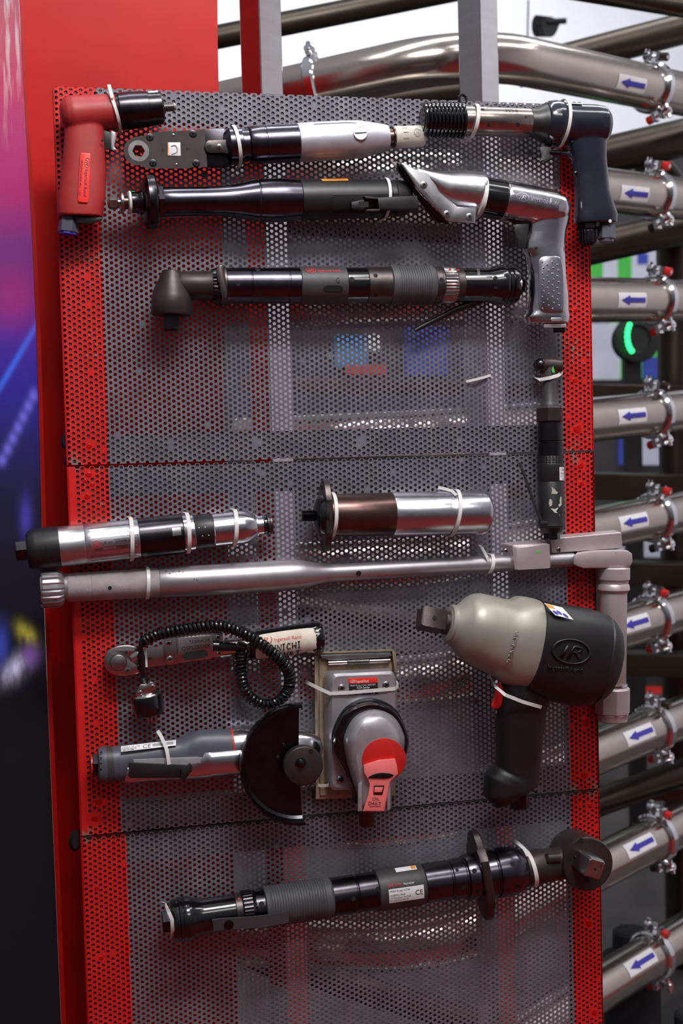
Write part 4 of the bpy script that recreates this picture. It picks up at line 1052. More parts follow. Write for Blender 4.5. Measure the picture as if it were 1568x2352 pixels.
# --- loose cable tie in the empty field
single('cable_tie', 'loose white cable tie poking out of the empty mesh, left of the small angle wrench', 'cable tie', 'tie', ribbon([at(1068, 876, -8), at(1072, 876, 6), at(1090, 872, 12), at(1110, 867, 8), at(1126, 862, 4)], 6 * K0, 2 * K0), group='white cable ties holding the tools')

# --- small upright angle wrench
t = Thing('small_angle_wrench', 'small black upright angle wrench with scuffed handle at the right edge', 'air wrench', at(1265, 1200, 0))
ax = Ax((1260, 830), (1267, 1240), 44, 60)
hh = Ax((1226, 838), (1289, 842), 40)
t.part('angle_head', 'dark_steel', hh.lathe([(16, 17), (18, 19.5), (40, 19), (60, 17), (62, 14)], 32))
t.part('head_cap', 'black_gloss', hh.lathe([(0, 8), (1, 12), (6, 17), (14, 19), (17, 18)], 28)); t.part('head_bore', 'hole', hh.lathe([(-0.6, 6), (0.4, 6)], 14))
t.part('neck', 'grey_sleeve', ax.lathe([(14, 15), (30, 15.5), (48, 15.5), (49, 16.5), (92, 17), (97, 20), (103, 22), (106, 22)], 36))
t.part('paint_mark', 'green_board', ([ax.surf(17.5, 85)(x, y, 2.5) for x, y in ((12, 0), (20, 3), (28, 2), (28, -3), (19, -2))], [(0, 1, 2, 3, 4)]), label='green paint mark')
t.part('coupling_nut', 'dark_steel', ax.prism(104, 141, 32, 6, 0.0, 4))
t.part('gear_case', 'black_steel', ax.lathe([(140, 26), (142, 28.5), (182, 29), (184, 27), (187, 27), (189, 29.5), (216, 29.5)], 40))
t.part('knurled_band', 'black_plastic', ax.lathe([(215, 28)] + [(216 + i * 2, 29.6 - 0.7 * (i % 2)) for i in range(11)] + [(238, 28)], 60, lambda i: 1.0 if i % 2 else 0.97))
wear = mat('worn_black', rgb(30, 29, 31), 0.45, 0, 0.08, 40, scuff=(rgb(190, 190, 184), 95, 0.705)); M['worn_black'] = wear
hd = t.part('handle', 'worn_black', ax.lathe([(236, 28), (238, 29.5), (276, 30), (277, 29.4), (278, 30), (350, 30), (372, 31), (378, 32), (379, 30), (382, 30), (383, 28), (390, 24), (394, 20)], 40))
f = ax.surf(30, 76)
def rot_map(f_, s0, y0): return lambda x, y, lift=0.0: f_(s0 + y, y0 - x, lift)   # lettering across the axis
rm_ = rot_map(f, 244, -2)
lb = t.part('label', 'white_label', patch(rm_, 0, 0, 32, 30, 8, 2), label='white label with red and black lettering')
t.part('lettering', 'red_print', logo(rm_, 8, 5.5, 5, 3.4, 0.4), parent=lb); t.part('lettering', 'black_print', text('Ingersoll', rm_, 14, 8, 5.5, 16, lift=0.4), text('MODEL QA', rm_, 3, 16, 4, 22, lift=0.4), text('S.R. NO', rm_, 3, 22, 4, 16, lift=0.4), text('Made in', rm_, 8, 28, 3.4, 18, lift=0.4), parent=lb)
rm2 = rot_map(ax.surf(30, 96), 290, 0)
def blot(pts): return ([rm2(x, y, 0.3) for x, y in pts], [tuple(range(len(pts)))])
t.part('bare_patch', 'beige', blot([(-8, 0), (-6, 6), (-8, 14), (4, 15), (8, 11), (2, 8), (0, 3), (-3, 4), (-4, 0)]), blot([(-12, 26), (-9, 26), (-6, 32), (-7, 40), (-12, 44), (-14, 36)]), blot([(14, 20), (17, 22), (17, 40), (10, 45), (7, 40), (12, 36), (11, 30)]), blot([(-10, 48), (8, 46), (2, 54), (6, 58), (-1, 58), (-6, 52)]), parent=hd, label='bare metal where the paint is chipped off')
pl_ = at(1281, 1186, 92)
lv = t.part('lever', 'black_plastic', ribbon([at(1188, 1064, 50), at(1194, 1066, 52), at(1204, 1092, 56), at(1220, 1140, 62), at(1236, 1182, 68), at(1244, 1196, 70), at(1256, 1199, 74), at(1283, 1186, 78)], 12 * K0, 5 * K0, up=unit(A3(0.7, -0.1, 0.6))), slab([(1240, 1196), (1256, 1197), (1290, 1180), (1291, 1196), (1262, 1216), (1240, 1208)], 52, 84, 3), label='black lever standing off the handle')
t.part('lever_pin', 'steel', out_ax(1281, 1185, 86).lathe([(-4, 6), (1, 6), (2.5, 4)], 16), parent=lv)
t.part('inlet', 'black_steel', ax.prism(388, 409, 19, 6, 0.2, 2))
cable_tie('white cable tie around the neck of the small upright angle wrench', ribbon([at(1226, 864, 4), at(1230, 868, 30), at(1240, 872, 56), at(1262, 868, 66), at(1282, 862, 58), at(1289, 856, 40), at(1290, 852, 6)], 8 * K0, 2 * K0))

# --- silver and black inline tool with three ties
t = Thing('inline_nutrunner', 'silver and black inline air tool with three ties, black cap beyond the left edge', 'air tool', at(330, 1280, 0))
ax = Ax((36, 1267), (622, 1204), 56)
cap = t.part('inlet', 'black_steel', ax.prism(0, 34, 24, 6, 0.35, 2)); t.part('inlet_bore', 'hole', ax.lathe([(-0.5, 14), (0.3, 14)], 20), parent=cap)
t.part('rear_cap', 'black_plastic', ax.lathe([(26, 34), (28, 40), (36, 46), (46, 48), (100, 48.5), (102, 46)], 44), label='black rubber end cap')
bd = t.part('housing', 'alu_satin', ax.lathe([(99, 44), (101, 47), (158, 47), (160, 46), (162, 47), (180, 46.5), (282, 46), (286, 44)], 44), label='silver housing')
f = ax.surf(46.4, 92)
t.part('name_plate', 'alu', *[patch(f, a_, b_, c_, d_, 10, 1, 0.5) for a_, b_, c_, d_ in ((168, -16, 280, -14.6), (168, 14.6, 280, 16))], *[patch(f, a_, -15, a_ + 1.4, 15, 1, 6, 0.5) for a_ in (168, 279)], parent=bd)
t.part('lettering', 'red_print', logo(f, 185, -1, 11, 8.5, 0.5), parent=bd)
t.part('lettering', 'black_print', text('SR. NO.', f, 202, -1, 5, 20, lift=0.5), text('SHM08K001', f, 228, -1, 5, 38, lift=0.5), text('MODEL', f, 180, 13, 5, 20, lift=0.5), text('EP0805NS', f, 230, 12, 5, 36, lift=0.5), parent=bd)
t.part('field_frame', 'black_print', *[patch(f, a_, b_, c_, d_, 4, 1, 0.5) for a_, b_, c_, d_ in ((224, -8.5, 276, -7.9), (224, 0.8, 276, 1.4), (202, 6, 276, 6.6), (202, 13.6, 276, 14.2))], parent=bd)
for a_ in (38, 60, 128, 146): t.part('groove_rib', 'alu', patch(ax.surf(46.2, a_), 168, -1.6, 276, 1.6, 6, 1, 1.2), parent=bd)
t.part('black_section', 'black_steel', ax.lathe([(283, 44), (285, 46.5), (384, 46), (386, 44)], 44)); t.part('flat', 'steel', patch(ax.surf(46, 78), 358, -9, 378, 9, 1, 4, 0.3))
t.part('silver_ring', 'alu', ax.lathe([(384, 42), (387, 43), (410, 42), (412, 40)], 44))
t.part('black_band', 'black_plastic', ax.lathe([(410, 39), (412, 40), (452, 39.5), (454, 37)], 44))
for q_, a_ in ((420, 72), (434, 72), (426, 100), (440, 100)): t.part('dot', 'tie', ax.hole(q_, a_, 40, 1.4, 8))
t.part('front_sleeve', 'alu', ax.lathe([(452, 38), (454, 40), (456, 38.6), (520, 39), (530, 38), (550, 29), (554, 26), (557, 26), (558, 22), (570, 22)], 44))
t.part('front_ring', 'black_gloss', ax.lathe([(568, 20), (570, 21), (578, 21), (579, 19)], 36))
t.part('output_cap', 'dark_steel', ax.lathe([(578, 20), (580, 24), (584, 24.5), (586, 23), (590, 23), (592, 18)], 48, lambda i: 1.0 if i % 2 else 0.97))
cable_tie('leftmost of three white ties on the silver and black inline tool', ax.tie(266, 47, 9, 2.4, lean=4))
cable_tie('middle of three white ties on the silver and black inline tool', ax.tie(396, 43.5, 9, 2.4, lean=3))
cable_tie('right one of three white ties on the silver and black inline tool', ax.tie(504, 39.5, 9, 2.4, lean=5))

# --- brown and silver motor with flange
t = Thing('air_motor', 'cylindrical air motor, brown steel half and bright silver half, oval flange at left', 'air motor', at(900, 1230, 0))
ax = Ax((693, 1185), (1120, 1177), 60)
t.part('threaded_shaft', 'black_steel', ax.lathe([(0, 12)] + [(1 + i * 1.5, 13.5 - (i % 2) * 1.8) for i in range(18)] + [(30, 15), (46, 15)], 24))
t.part('hub', 'black_gloss', ax.lathe([(26, 18), (30, 30), (34, 40), (40, 46), (52, 49), (54, 46)], 44), label='glossy black domed hub')
fo = []
for i in range(40):
    a = 2 * pi * i / 40
    fo.append((0, 0))
# oval flange: its broad side faces along the axis
R_ = []
for s_, sc in ((46, 0.96), (48, 1), (60, 1), (62, 0.96)):
    ring = []
    for i in range(40):
        a = 2 * pi * i / 40; tt = 82 * cos(a) * sc; dd = 48 * sin(a) * sc
        if abs(tt) < 40: dd = math.copysign(max(abs(dd), 46 * sc), dd) if abs(sin(a)) > 0.2 else dd
        ring.append(ax.P(s_, tt, dd * (1 if abs(tt) < 45 else 0.9)))
    R_.append(ring)
t.part('oval_flange', 'dark_steel', rings(R_))
t.part('flange_hole', 'hole', *[([ax.P(45.6, c_ + 6 * cos(2 * pi * i / 14), 6 * sin(2 * pi * i / 14)) for i in range(14)], [tuple(range(14))]) for c_ in (64, -64)])
t.part('brown_case', 'brown_steel', ax.lathe([(60, 44), (62, 48), (76, 48.5), (78, 49), (206, 50), (208, 49)], 56), label='brown steel half of the case')
t.part('silver_case', 'alu_brushed', ax.lathe([(206, 50), (208, 51), (330, 51), (336, 50.5), (338, 51), (414, 51), (421, 49), (426, 44)], 56), label='bright silver half of the case')
t.part('flat', 'alu_satin', slab([(1096, 1201), (1116, 1199), (1118, 1222), (1098, 1226)], 70, 92, 1))
cable_tie('white cable tie at the flange of the brown and silver motor', ax.tie(68, 50, 8, 2.2, lean=2))
cable_tie('white cable tie around the silver end of the motor, tail standing up', ax.tie(346, 51.5, 8, 2.2, lean=8), ribbon([at(1006, 1120, 58), at(1022, 1123, 66), at(1038, 1128, 82), at(1048, 1138, 100)], 7 * K0, 2 * K0))

# --- long torque wrench
t = Thing('torque_wrench', 'very long silver torque wrench across the whole board, knob left and socket hanging right', 'torque wrench', at(760, 1330, 0))
ax = Ax((92, 1353), (1330, 1284), 46, 26)
t.part('adjusting_knob', 'wrench_silver', ax.lathe([(0, 30), (2, 42), (6, 45), (40, 45), (48, 42), (54, 36), (56, 32)], 80, lambda i: 1.0 if i % 4 else 0.93), label='fluted silver adjusting knob')
t.part('knob_face', 'chrome', ax.lathe([(-1, 34), (0, 39), (3, 41), (4, 43)], 44))
t.part('collar', 'wrench_silver', ax.lathe([(54, 30), (56, 33), (62, 34), (64, 33)], 44))
kn = mat('knurled_chrome', rgb(178, 170, 172), 0.4, 0.7, 0.06, 60, 0.9, 1400); M['knurled_chrome'] = kn
t.part('knurled_grip', 'knurled_chrome', ax.lathe([(62, 31), (64, 33.5), (116, 33.5), (117, 32.8), (118, 33.5), (270, 34), (273, 33)], 56), label='finely knurled grip')
t.part('hole', 'hole', ax.hole(158, 95, 34, 4.5)); t.part('hole', 'hole', ax.hole(727, 98, 21, 6))
t.part('tube', 'wrench_silver', ax.lathe([(271, 33), (275, 35), (330, 36), (560, 36), (590, 35), (612, 31), (636, 25), (660, 21.5), (680, 20.5), (760, 20), (900, 20), (1086, 19.5), (1088, 17)], 56), label='smooth tapering silver tube')
t.part('tube_flat', 'socket_silver', slab(rrect(758, 1306, 789, 1328, 4), 46, 50, 1.5))
t.part('scuffs', 'dark_steel', *[ax.hole(q_, a_, 36.1, r_, 7) for q_, a_, r_ in ((288, 40, 1.6), (296, 52, 2), (304, 44, 1.4), (310, 58, 1.8), (318, 46, 1.5), (326, 50, 1.3), (350, 80, 1.5), (356, 82, 1.5))])
t.part('head_tube', 'wrench_silver', ax.lathe([(1150, 17), (1224, 17), (1226, 15)], 40))
blk = t.part('head_block', 'socket_silver', stack([(quad_map(((1152, 1247), (1246, 1238), (1258, 1306), (1158, 1300)), rrect(0, 0, 1, 1, 0.06)), 6), (quad_map(((1176, 1252), (1262, 1248), (1264, 1306), (1182, 1310)), rrect(0, 0, 1, 1, 0.06)), 62), (quad_map(((1186, 1260), (1261, 1249), (1263, 1305), (1187, 1309)), rrect(0, 0, 1, 1, 0.06)), 66)]), label='pinkish silver head block')
t.part('green_dot', 'green_board', out_ax(1235, 1267, 66).lathe([(0, 3.6), (0.6, 3.6)], 14), parent=blk)
screw(t, 1161, 1265, 42, 5, m='steel', h=3)
t.part('scale_arm', 'socket_silver', stack([(quad_map(((1250, 1231), (1414, 1217), (1427, 1256), (1258, 1270)), rrect(0, 0, 1, 1, 0.05)), 4), (quad_map(((1262, 1237), (1426, 1222), (1429, 1259), (1266, 1271)), rrect(0, 0, 1, 1, 0.05)), 34), (quad_map(((1264, 1239), (1427, 1224), (1428, 1258), (1267, 1270)), rrect(0, 0, 1, 1, 0.05)), 36)]), label='silver bar over the ratchet head')
screw(t, 1283, 1262, 36, 5.5, m='steel', h=2.5)
ho = [(1317, 1276), (1326, 1268), (1360, 1264), (1420, 1262), (1440, 1264), (1451, 1272), (1452, 1290), (1446, 1302), (1430, 1305), (1340, 1306), (1326, 1302), (1316, 1296)]
t.part('ratchet_head', 'socket_silver', slab(ho, 3, 66, 6), label='rounded ratchet head')
sx = Ax((1409, 1300), (1406, 1656), 38)
t.part('socket', 'socket_silver', sx.lathe([(2, 34), (5, 37), (30, 37), (33, 34), (40, 33), (44, 36), (54, 37), (57, 35), (60, 32), (61, 31), (270, 30), (272, 29)], 48), sx.lathe([(271, 31), (273, 33), (278, 33), (280, 36)], 48), sx.prism(278, 340, 40, 8, 0.2, 4), sx.lathe([(338, 34), (340, 36), (344, 34), (354, 34), (357, 30)], 48), label='long pale silver socket hanging down')
t.part('chrome_ring', 'chrome', sx.lathe([(269, 29), (271, 33.5), (275, 33.5), (277, 30)], 44))
cable_tie('white cable tie around the knurled grip of the torque wrench', ax.tie(246, 34, 8, 2.2, lean=2))
cable_tie('white cable tie around the thin right half of the torque wrench, tail standing up', ax.tie(1034, 19.5, 8, 2.2, lean=4), ribbon([at(1100, 1252, 10), at(1106, 1258, 30), at(1118, 1280, 50), at(1122, 1290, 50)], 7 * K0, 2 * K0))

# --- big titanium impact wrench
t = Thing('impact_wrench', 'big pistol impact wrench with grey titanium nose and black body', 'impact wrench', at(1190, 1820, 0))
dW = 124
ax = Ax((962, 1418), (1412, 1512), dW)
an = t.part('anvil', 'dark_steel', ax.prism(0, 60, 33, 4, pi / 4 - 0.35, 6), ax.lathe([(56, 25), (58, 27), (90, 27)], 32), label='square steel anvil')
t.part('anvil_hole', 'hole', ax.hole(28, 72, 26, 5))
t.part('nose_ring', 'titanium', ax.lathe([(66, 30), (68, 42), (72, 45), (80, 45), (82, 38)], 40))
nv = (0.978, 0.209)
hs = t.part('hammer_case', 'titanium', loft([(1026, 1434, dW, 36, 36, 2), (1036, 1435, dW, 45, 45, 2), (1046, 1436, dW, 50, 50, 2), (1062, 1437, dW, 68, 66, 2), (1074, 1439, dW, 77, 74, 2), (1088, 1443, dW, 82, 78, 2), (1110, 1451, dW, 85, 80, 2.1), (1140, 1462, dW, 88, 82, 2.2), (1156, 1466, dW, 91, 83, 2.2), (1168, 1468, dW, 101, 84, 2.2), (1184, 1472, dW, 104, 88, 2.3), (1206, 1477, dW, 104, 90, 2.3), (1226, 1482, dW, 102, 90, 2.3)], 48, nv), label='grey titanium hammer case')
bd = t.part('motor_housing', 'impact_black', loft([(1212, 1480, dW, 96, 84, 2.5), (1214, 1480, dW, 106, 94, 2.5), (1230, 1486, dW, 108, 96, 2.6), (1280, 1499, dW, 112, 98, 2.8), (1330, 1508, dW, 113, 97, 2.8), (1362, 1513, dW, 106, 94, 2.6)], 48, nv), label='black motor housing')
t.part('rear_cover', 'impact_black', loft([(1360, 1513, dW, 103, 92, 2.6), (1366, 1514, dW, 106, 94, 2.6), (1380, 1516, dW, 98, 88, 2.5), (1394, 1518, dW, 84, 78, 2.4), (1404, 1519, dW, 64, 62, 2.3), (1412, 1520, dW, 34, 34, 2.2), (1414, 1520, dW, 10, 10, 2)], 48, nv))
t.part('rear_bolt', 'black_plastic', Ax((1404, 1458), (1424, 1463), 120).lathe([(0, 8), (16, 8), (20, 5)], 16))
def side(y0=1500, lift0=0):
    return None
# surface map on the housing flank facing the viewer
def flank(x, y, lift=0.0):
    u = (x - 1290) * 0.978 + (y - 1500) * 0.209; v = -(x - 1290) * 0.209 + (y - 1500) * 0.978
    a_, b_ = (112, 98) if x > 1228 else (101, 88)
    e = 2.8 if x > 1228 else 2.25
    r_ = max(0.0, 1 - (min(abs(v - (-4 if x > 1228 else 0)) / a_, 0.999)) ** e) ** (1 / e)
    return at(x, y, dW + b_ * r_ + 0.8 + lift)
lm = lambda x, y, lift=0.0: flank(1312 + x * 0.985 + y * -0.06, 1497 + x * 0.10 + y, lift)
def thick(o, w=0.0012):
    m = o.modifiers.new('relief', 'SOLIDIFY'); m.thickness = w; m.offset = 0
thick(t.part('emblem', 'impact_black', logo(lm, 0, 0, 46, 30, 1.0), parent=bd, label='raised oval emblem with two letters'), 0.0015)
thick(t.part('lettering', 'impact_black', text('Ingersoll Rand', lm, -52, 46, 12, 80, lift=0.6), parent=bd), 0.0014)
def tv(x, y, lift=0.0): return flank(1166 + x * 0.26 + y * 0.965, 1528 - x * 0.965 + y * 0.26, lift)
thick(t.part('lettering', 'titanium', text('TITANIUM', tv, 0, 4, 9, 80, lift=0.8), parent=hs), 0.0016)
def topm(x, y, lift=0.0):                    # sticker on the upper shoulder
    px, py = 1250 + x, 1381 + x * 0.23 + y
    u = y / 110.0
    return at(px - 0, py, dW + 40 + y * 0.95 + lift)
st = t.part('safety_sticker', 'white_label', grid(lambda a, b: flank(1249 + a + b * 0.92, 1385 + a * 0.25 + b, 1.0), 0, 42, 0, 28, 8, 10), label='white safety sticker with orange corner')
t.part('print', 'orange_print', grid(lambda a, b: flank(1249 + a + b * 0.92, 1385 + a * 0.25 + b, 1.6), 1, 18, 1, 10, 4, 4), parent=st)
t.part('print', 'blue_print', *[([flank(1249 + a + 5 * cos(q_) + (b + 5 * sin(q_)) * 0.92, 1385 + (a + 5 * cos(q_)) * 0.25 + b + 5 * sin(q_), 1.9) for q_ in [2 * pi * i / 14 for i in range(14)]], [tuple(range(14))]) for a, b in ((8, 20), (19, 17), (30, 21))], parent=st)
gr = t.part('handle', 'impact_black', loft([(1212, 1560, dW, 50, 50, 2.4), (1204, 1590, dW, 54, 50, 2.5), (1198, 1622, dW - 2, 53, 48, 2.5), (1194, 1660, dW - 4, 52, 46, 2.5), (1191, 1710, dW - 8, 50, 44, 2.5), (1188, 1755, dW - 12, 48, 43, 2.5), (1187, 1778, dW - 14, 48, 44, 2.4), (1180, 1790, dW - 15, 56, 48, 2.4), (1172, 1800, dW - 16, 61, 50, 2.4), (1171, 1814, dW - 16, 61, 50, 2.4), (1178, 1824, dW - 16, 52, 44, 2.4)], 40), label='black rubber handle')
remesh(gr, 0.002, 4)
t.part('trigger', 'red_plastic', slab(spline([(1140, 1570), (1154, 1574), (1156, 1596), (1150, 1624), (1138, 1628), (1127, 1622), (1134, 1600)], 4), dW - 16, dW + 18, 4), label='red trigger')
hx = Ax((1192, 1815), (1194, 1860), dW - 18)
t.part('inlet', 'black_steel', hx.lathe([(0, 22), (10, 22)], 24), hx.prism(8, 42, 23, 6, 0.2, 3))
cable_tie('white cable tie across the handle of the big impact wrench', ribbon([at(1122, 1548, 40), at(1128, 1560, 100), at(1140, 1580, dW + 36), at(1160, 1596, dW + 56), at(1200, 1612, dW + 60), at(1238, 1623, dW + 52), at(1252, 1626, dW + 24), at(1254, 1626, 20)], 8 * K0, 2 * K0))

# --- ratchet torque wrench with coiled cord
t = Thing('ratchet_torque_wrench', 'silver ratchet wrench with pinkish switch box and torn paper label on its black grip', 'ratchet wrench', at(460, 1525, 0))
ax = Ax((273, 1520), (744, 1462), 40)
ho = spline([(323, 1490), (300, 1482), (272, 1483), (248, 1494), (239, 1515), (244, 1538), (262, 1551), (290, 1553), (318, 1547), (326, 1534), (312, 1524), (304, 1514), (312, 1502), (326, 1496)], 4)
t.part('ratchet_head', 'nickel', slab(ho, 14, 46, 4), slab([(300, 1494), (330, 1494), (332, 1530), (300, 1540)], 16, 36, 2), label='rounded ratchet head')
t.part('drive_disc', 'steel', out_ax(272, 1522, 46).lathe([(-1, 18), (1, 18), (1.6, 17)], 32))
t.part('disc_ring', 'black_print', out_ax(272, 1522, 46.2).lathe([(0, 19.5), (0.6, 19.5)], 32))
for x, y in ((290, 1498), (293, 1540)): screw(t, x, y, 45, 7.5, m='steel', slot='hex', h=1.5)
t.part('direction_lever', 'chrome', slab(spline([(300, 1510), (312, 1500), (322, 1496), (324, 1506), (312, 1516), (304, 1520)], 3), 40, 52, 2))
t.part('shank', 'nickel', slab([(331, 1489), (380, 1482), (382, 1528), (337, 1534)], 12, 44, 3)); t.part('rivet', 'brown_steel', out_ax(344, 1512, 44).lathe([(0, 4), (1.4, 4), (2, 2)], 14))
t.part('shank_sticker', 'white_label', slab([(332, 1488), (337, 1488), (339, 1532), (334, 1533)], 44, 45, 0.2))
pl = t.part('switch_plate', 'nickel', slab([(375, 1463), (506, 1447), (511, 1450), (513, 1504), (508, 1508), (386, 1528), (380, 1525)], 34, 54, 2.5), label='pressed metal plate of the switch box')
bx = t.part('switch_box', 'nickel', slab([(404, 1467), (408, 1463), (484, 1456), (488, 1460), (491, 1508), (487, 1513), (412, 1524), (407, 1521)], 52, 74, 4), label='pinkish metal switch box with a slot')
sl = [(449 + 28.5 * math.copysign(abs(cos(a)) ** 0.35, cos(a)) , 1504.5 + 9.5 * math.copysign(abs(sin(a)) ** 0.8, sin(a)) - 0.12 * 28.5 * math.copysign(abs(cos(a)) ** 0.35, cos(a))) for a in [2 * pi * i / 28 for i in range(28)]]
t.part('slot', 'hole', ([at(x, y, 74.5) for x, y in sl], [tuple(range(28))]), parent=bx)
fm = tilt_map(415, 1491, 76, -9, 74.3)
t.part('stamping', 'brown_steel', text('TOHNICHI', fm, 22, -10, 7.5, 46), text('QSPLS50N3', fm, 2, 4, 9, 64), parent=bx)
for x, y in ((387, 1477), (390, 1514), (501, 1464), (504, 1500)): screw(t, x, y, 54, 7.5, m='chrome', h=2.4)
t.part('tube', 'nickel', ax.lathe([(230, 20), (232, 22), (282, 20), (302, 18)], 32))
gl = Ax((488, 1483), (566, 1488), 62)
t.part('cable_gland', 'cord', gl.lathe([(0, 12), (12, 12)] + [(14 + i * 3, 12.5 - 1.5 * (i % 2) - i * 0.2) for i in range(14)] + [(60, 8), (80, 8)], 24), label='black strain relief')
gp = t.part('grip', 'black_gloss', ax.lathe([(298, 28), (302, 33), (320, 34), (448, 36), (452, 37.5), (462, 37.5), (468, 34), (472, 22)], 44), label='glossy black grip')
f = ax.surf(35, 90)
ed = [(318, -26), (360, -30), (400, -31), (444, -29), (447, -18), (452, -14), (449, -4), (455, 2), (448, 8), (450, 20), (440, 24), (436, 30), (424, 28), (404, 33), (380, 32), (360, 35), (332, 34), (312, 30), (310, 6), (316, -10)]
def fill_grid(pts, f, lift, n=10):           # torn outline laid on a curved surface in strips
    V = []; Fa = []
    cx0 = sum(p[0] for p in pts) / len(pts); cy0 = sum(p[1] for p in pts) / len(pts); m = len(pts)
    for j in range(n + 1):
        for p in pts: V.append(f(cx0 + (p[0] - cx0) * j / n, cy0 + (p[1] - cy0) * j / n, lift))
    for j in range(n):
        for i in range(m):
            k_ = (i + 1) % m; Fa.append((j * m + i, j * m + k_, (j + 1) * m + k_, (j + 1) * m + i))
    return V, Fa
lb = t.part('paper_label', 'cream_paper', fill_grid(spline(ed, 3), f, 0.8), label='torn cream paper label with red logo and handwriting')
t.part('torn_flap', 'cream_paper', *[([f(*p, 3.5) if i == 1 else f(*p, 0.9) for i, p in enumerate(tr)], [(0, 1, 2)]) for tr in (((446, -18), (458, -12), (448, -4)), ((438, 22), (446, 32), (428, 30)), ((384, 32), (392, 38), (402, 33)))], parent=lb)
t.part('lettering', 'red_print', text('R)', f, 326, -6, 14, 24, 0.3, lift=1.4), text('Ingersoll Rand', f, 354, -8, 8, 62, lift=1.4), parent=lb)
def stroke(pts): return sweep([f(x, y, 1.6) for x, y in pts], 0.0008, 6)
hand = []
X0 = 346
for ch in 'NNICHI':
    S = {'N': [[(0, 12), (1, 0), (9, 12), (10, 0)]], 'I': [[(2, 0), (2, 12)], [(0, 0), (5, 0)], [(-1, 12), (4, 12)]], 'C': [[(9, 2), (4, 0), (0, 6), (3, 12), (9, 10)]], 'H': [[(0, 0), (0, 12)], [(9, 0), (8, 12)], [(0, 6), (9, 6)]]}[ch]
    for st_ in S: hand.append(stroke([(X0 + x * 0.95, 0 + y * 1.15 - (X0 - 346) * 0.03) for x, y in st_]))
    X0 += 9 if ch == 'I' else 13
X0 = 376
for ch in 'HET':
    S = {'H': [[(0, 0), (0, 10)], [(8, 0), (7, 10)], [(0, 5), (8, 5)]], 'E': [[(7, 0), (0, 0), (0, 10), (7, 10)], [(0, 5), (6, 5)]], 'T': [[(0, 0), (10, 0)], [(5, 0), (4, 10)]]}[ch]
    for st_ in S: hand.append(stroke([(X0 + x, 19 + y) for x, y in st_]))
    X0 += 13
t.part('handwriting', 'black_print', *hand, parent=lb)

# coiled cord with plug
cd = Thing('coiled_cord', 'black coiled cable looping from the ratchet wrench down to its plug', 'cable', at(640, 1600, 0))
path = [(326, 1474, 62), (338, 1468, 62), (365, 1456, 66), (400, 1449, 74), (440, 1443, 76), (480, 1438, 78), (515, 1440, 80), (548, 1450, 86), (585, 1470, 92), (620, 1495, 92), (650, 1522, 84), (664, 1548, 72), (664, 1575, 62), (650, 1600, 56), (628, 1615, 52), (605, 1618, 50), (583, 1608, 48), (566, 1590, 46), (556, 1565, 46), (553, 1535, 46), (553, 1510, 52), (556, 1492, 62)]
cp = [at(*p) for p in spline(path, 24, False)]
# even steps
dl = [0.0]
for a_, b_ in zip(cp, cp[1:]): dl.append(dl[-1] + float(np.linalg.norm(b_ - a_)))
tot = dl[-1]; turns = int(tot / (9.6 * K0)); NS = 15
res = []
arr = np.array(cp); dl = np.array(dl)
def along(s_): return A3(*[np.interp(s_, dl, arr[:, i]) for i in range(3)])
for i in range(turns * NS + 1):
    s_ = tot * i / (turns * NS); p = along(s_); tg = unit(along(min(tot, s_ + 0.004)) - along(max(0, s_ - 0.004)))
    n_ = unit(np.cross(tg, OUT)); b_ = np.cross(tg, n_); a = 2 * pi * i / NS
    res.append(p + (n_ * cos(a) + b_ * sin(a)) * 10.2 * K0)
cd.part('coil', 'cord', sweep(res, 4.3 * K0, 8))
cd.part('straight_end', 'cord', sweep([at(x, y, d_) for x, y, d_ in spline([(330, 1464, 60), (324, 1474, 64), (323, 1500, 62), (325, 1530, 56), (328, 1550, 50), (331, 1566, 48)], 5, False)], 5.5 * K0, 10))
cd.part('straight_end', 'cord', sweep([at(x, y, d_) for x, y, d_ in spline([(556, 1494, 60), (562, 1486, 64), (560, 1480, 64), (545, 1478, 62)], 4, False)], 5.5 * K0, 10))
px_ = Ax((329, 1555), (345, 1650), 46)
cd.part('cord_sleeve', 'cord', px_.lathe([(0, 9), (4, 10), (6, 9), (9, 10), (12, 9), (22, 9)], 20))
br = cd.part('cord_clamp', 'nickel', slab(spline([(318, 1580), (322, 1572), (336, 1572), (344, 1566), (354, 1568), (358, 1578), (350, 1588), (352, 1598), (328, 1600), (312, 1598)], 4), 52, 66, 2), px_.lathe([(36, 26), (38, 30), (42, 32)], 30), label='bright metal cord clamp')
for x, y in ((350, 1577), (322, 1591)): screw(cd, x, y, 66, 5, parent=br, m='chrome', h=2)
cd.part('plug_body', 'black_gloss', px_.lathe([(40, 30), (43, 35), (48, 36), (70, 35.5), (84, 34), (88, 31)], 12), label='round black plug body')
cd.part('plug_ring', 'nickel', px_.lathe([(38, 30), (41, 33), (43, 33.4), (44, 31)], 30))
for x, y in ((339, 1640), (347, 1638), (357, 1637)): cd.part('prong', 'steel', slab([(x - 3, y), (x + 3, y - 1), (x + 4, y + 22), (x - 1, y + 23)], 34 + 6 * (x == 347), 40 + 6 * (x == 347), 0.5))

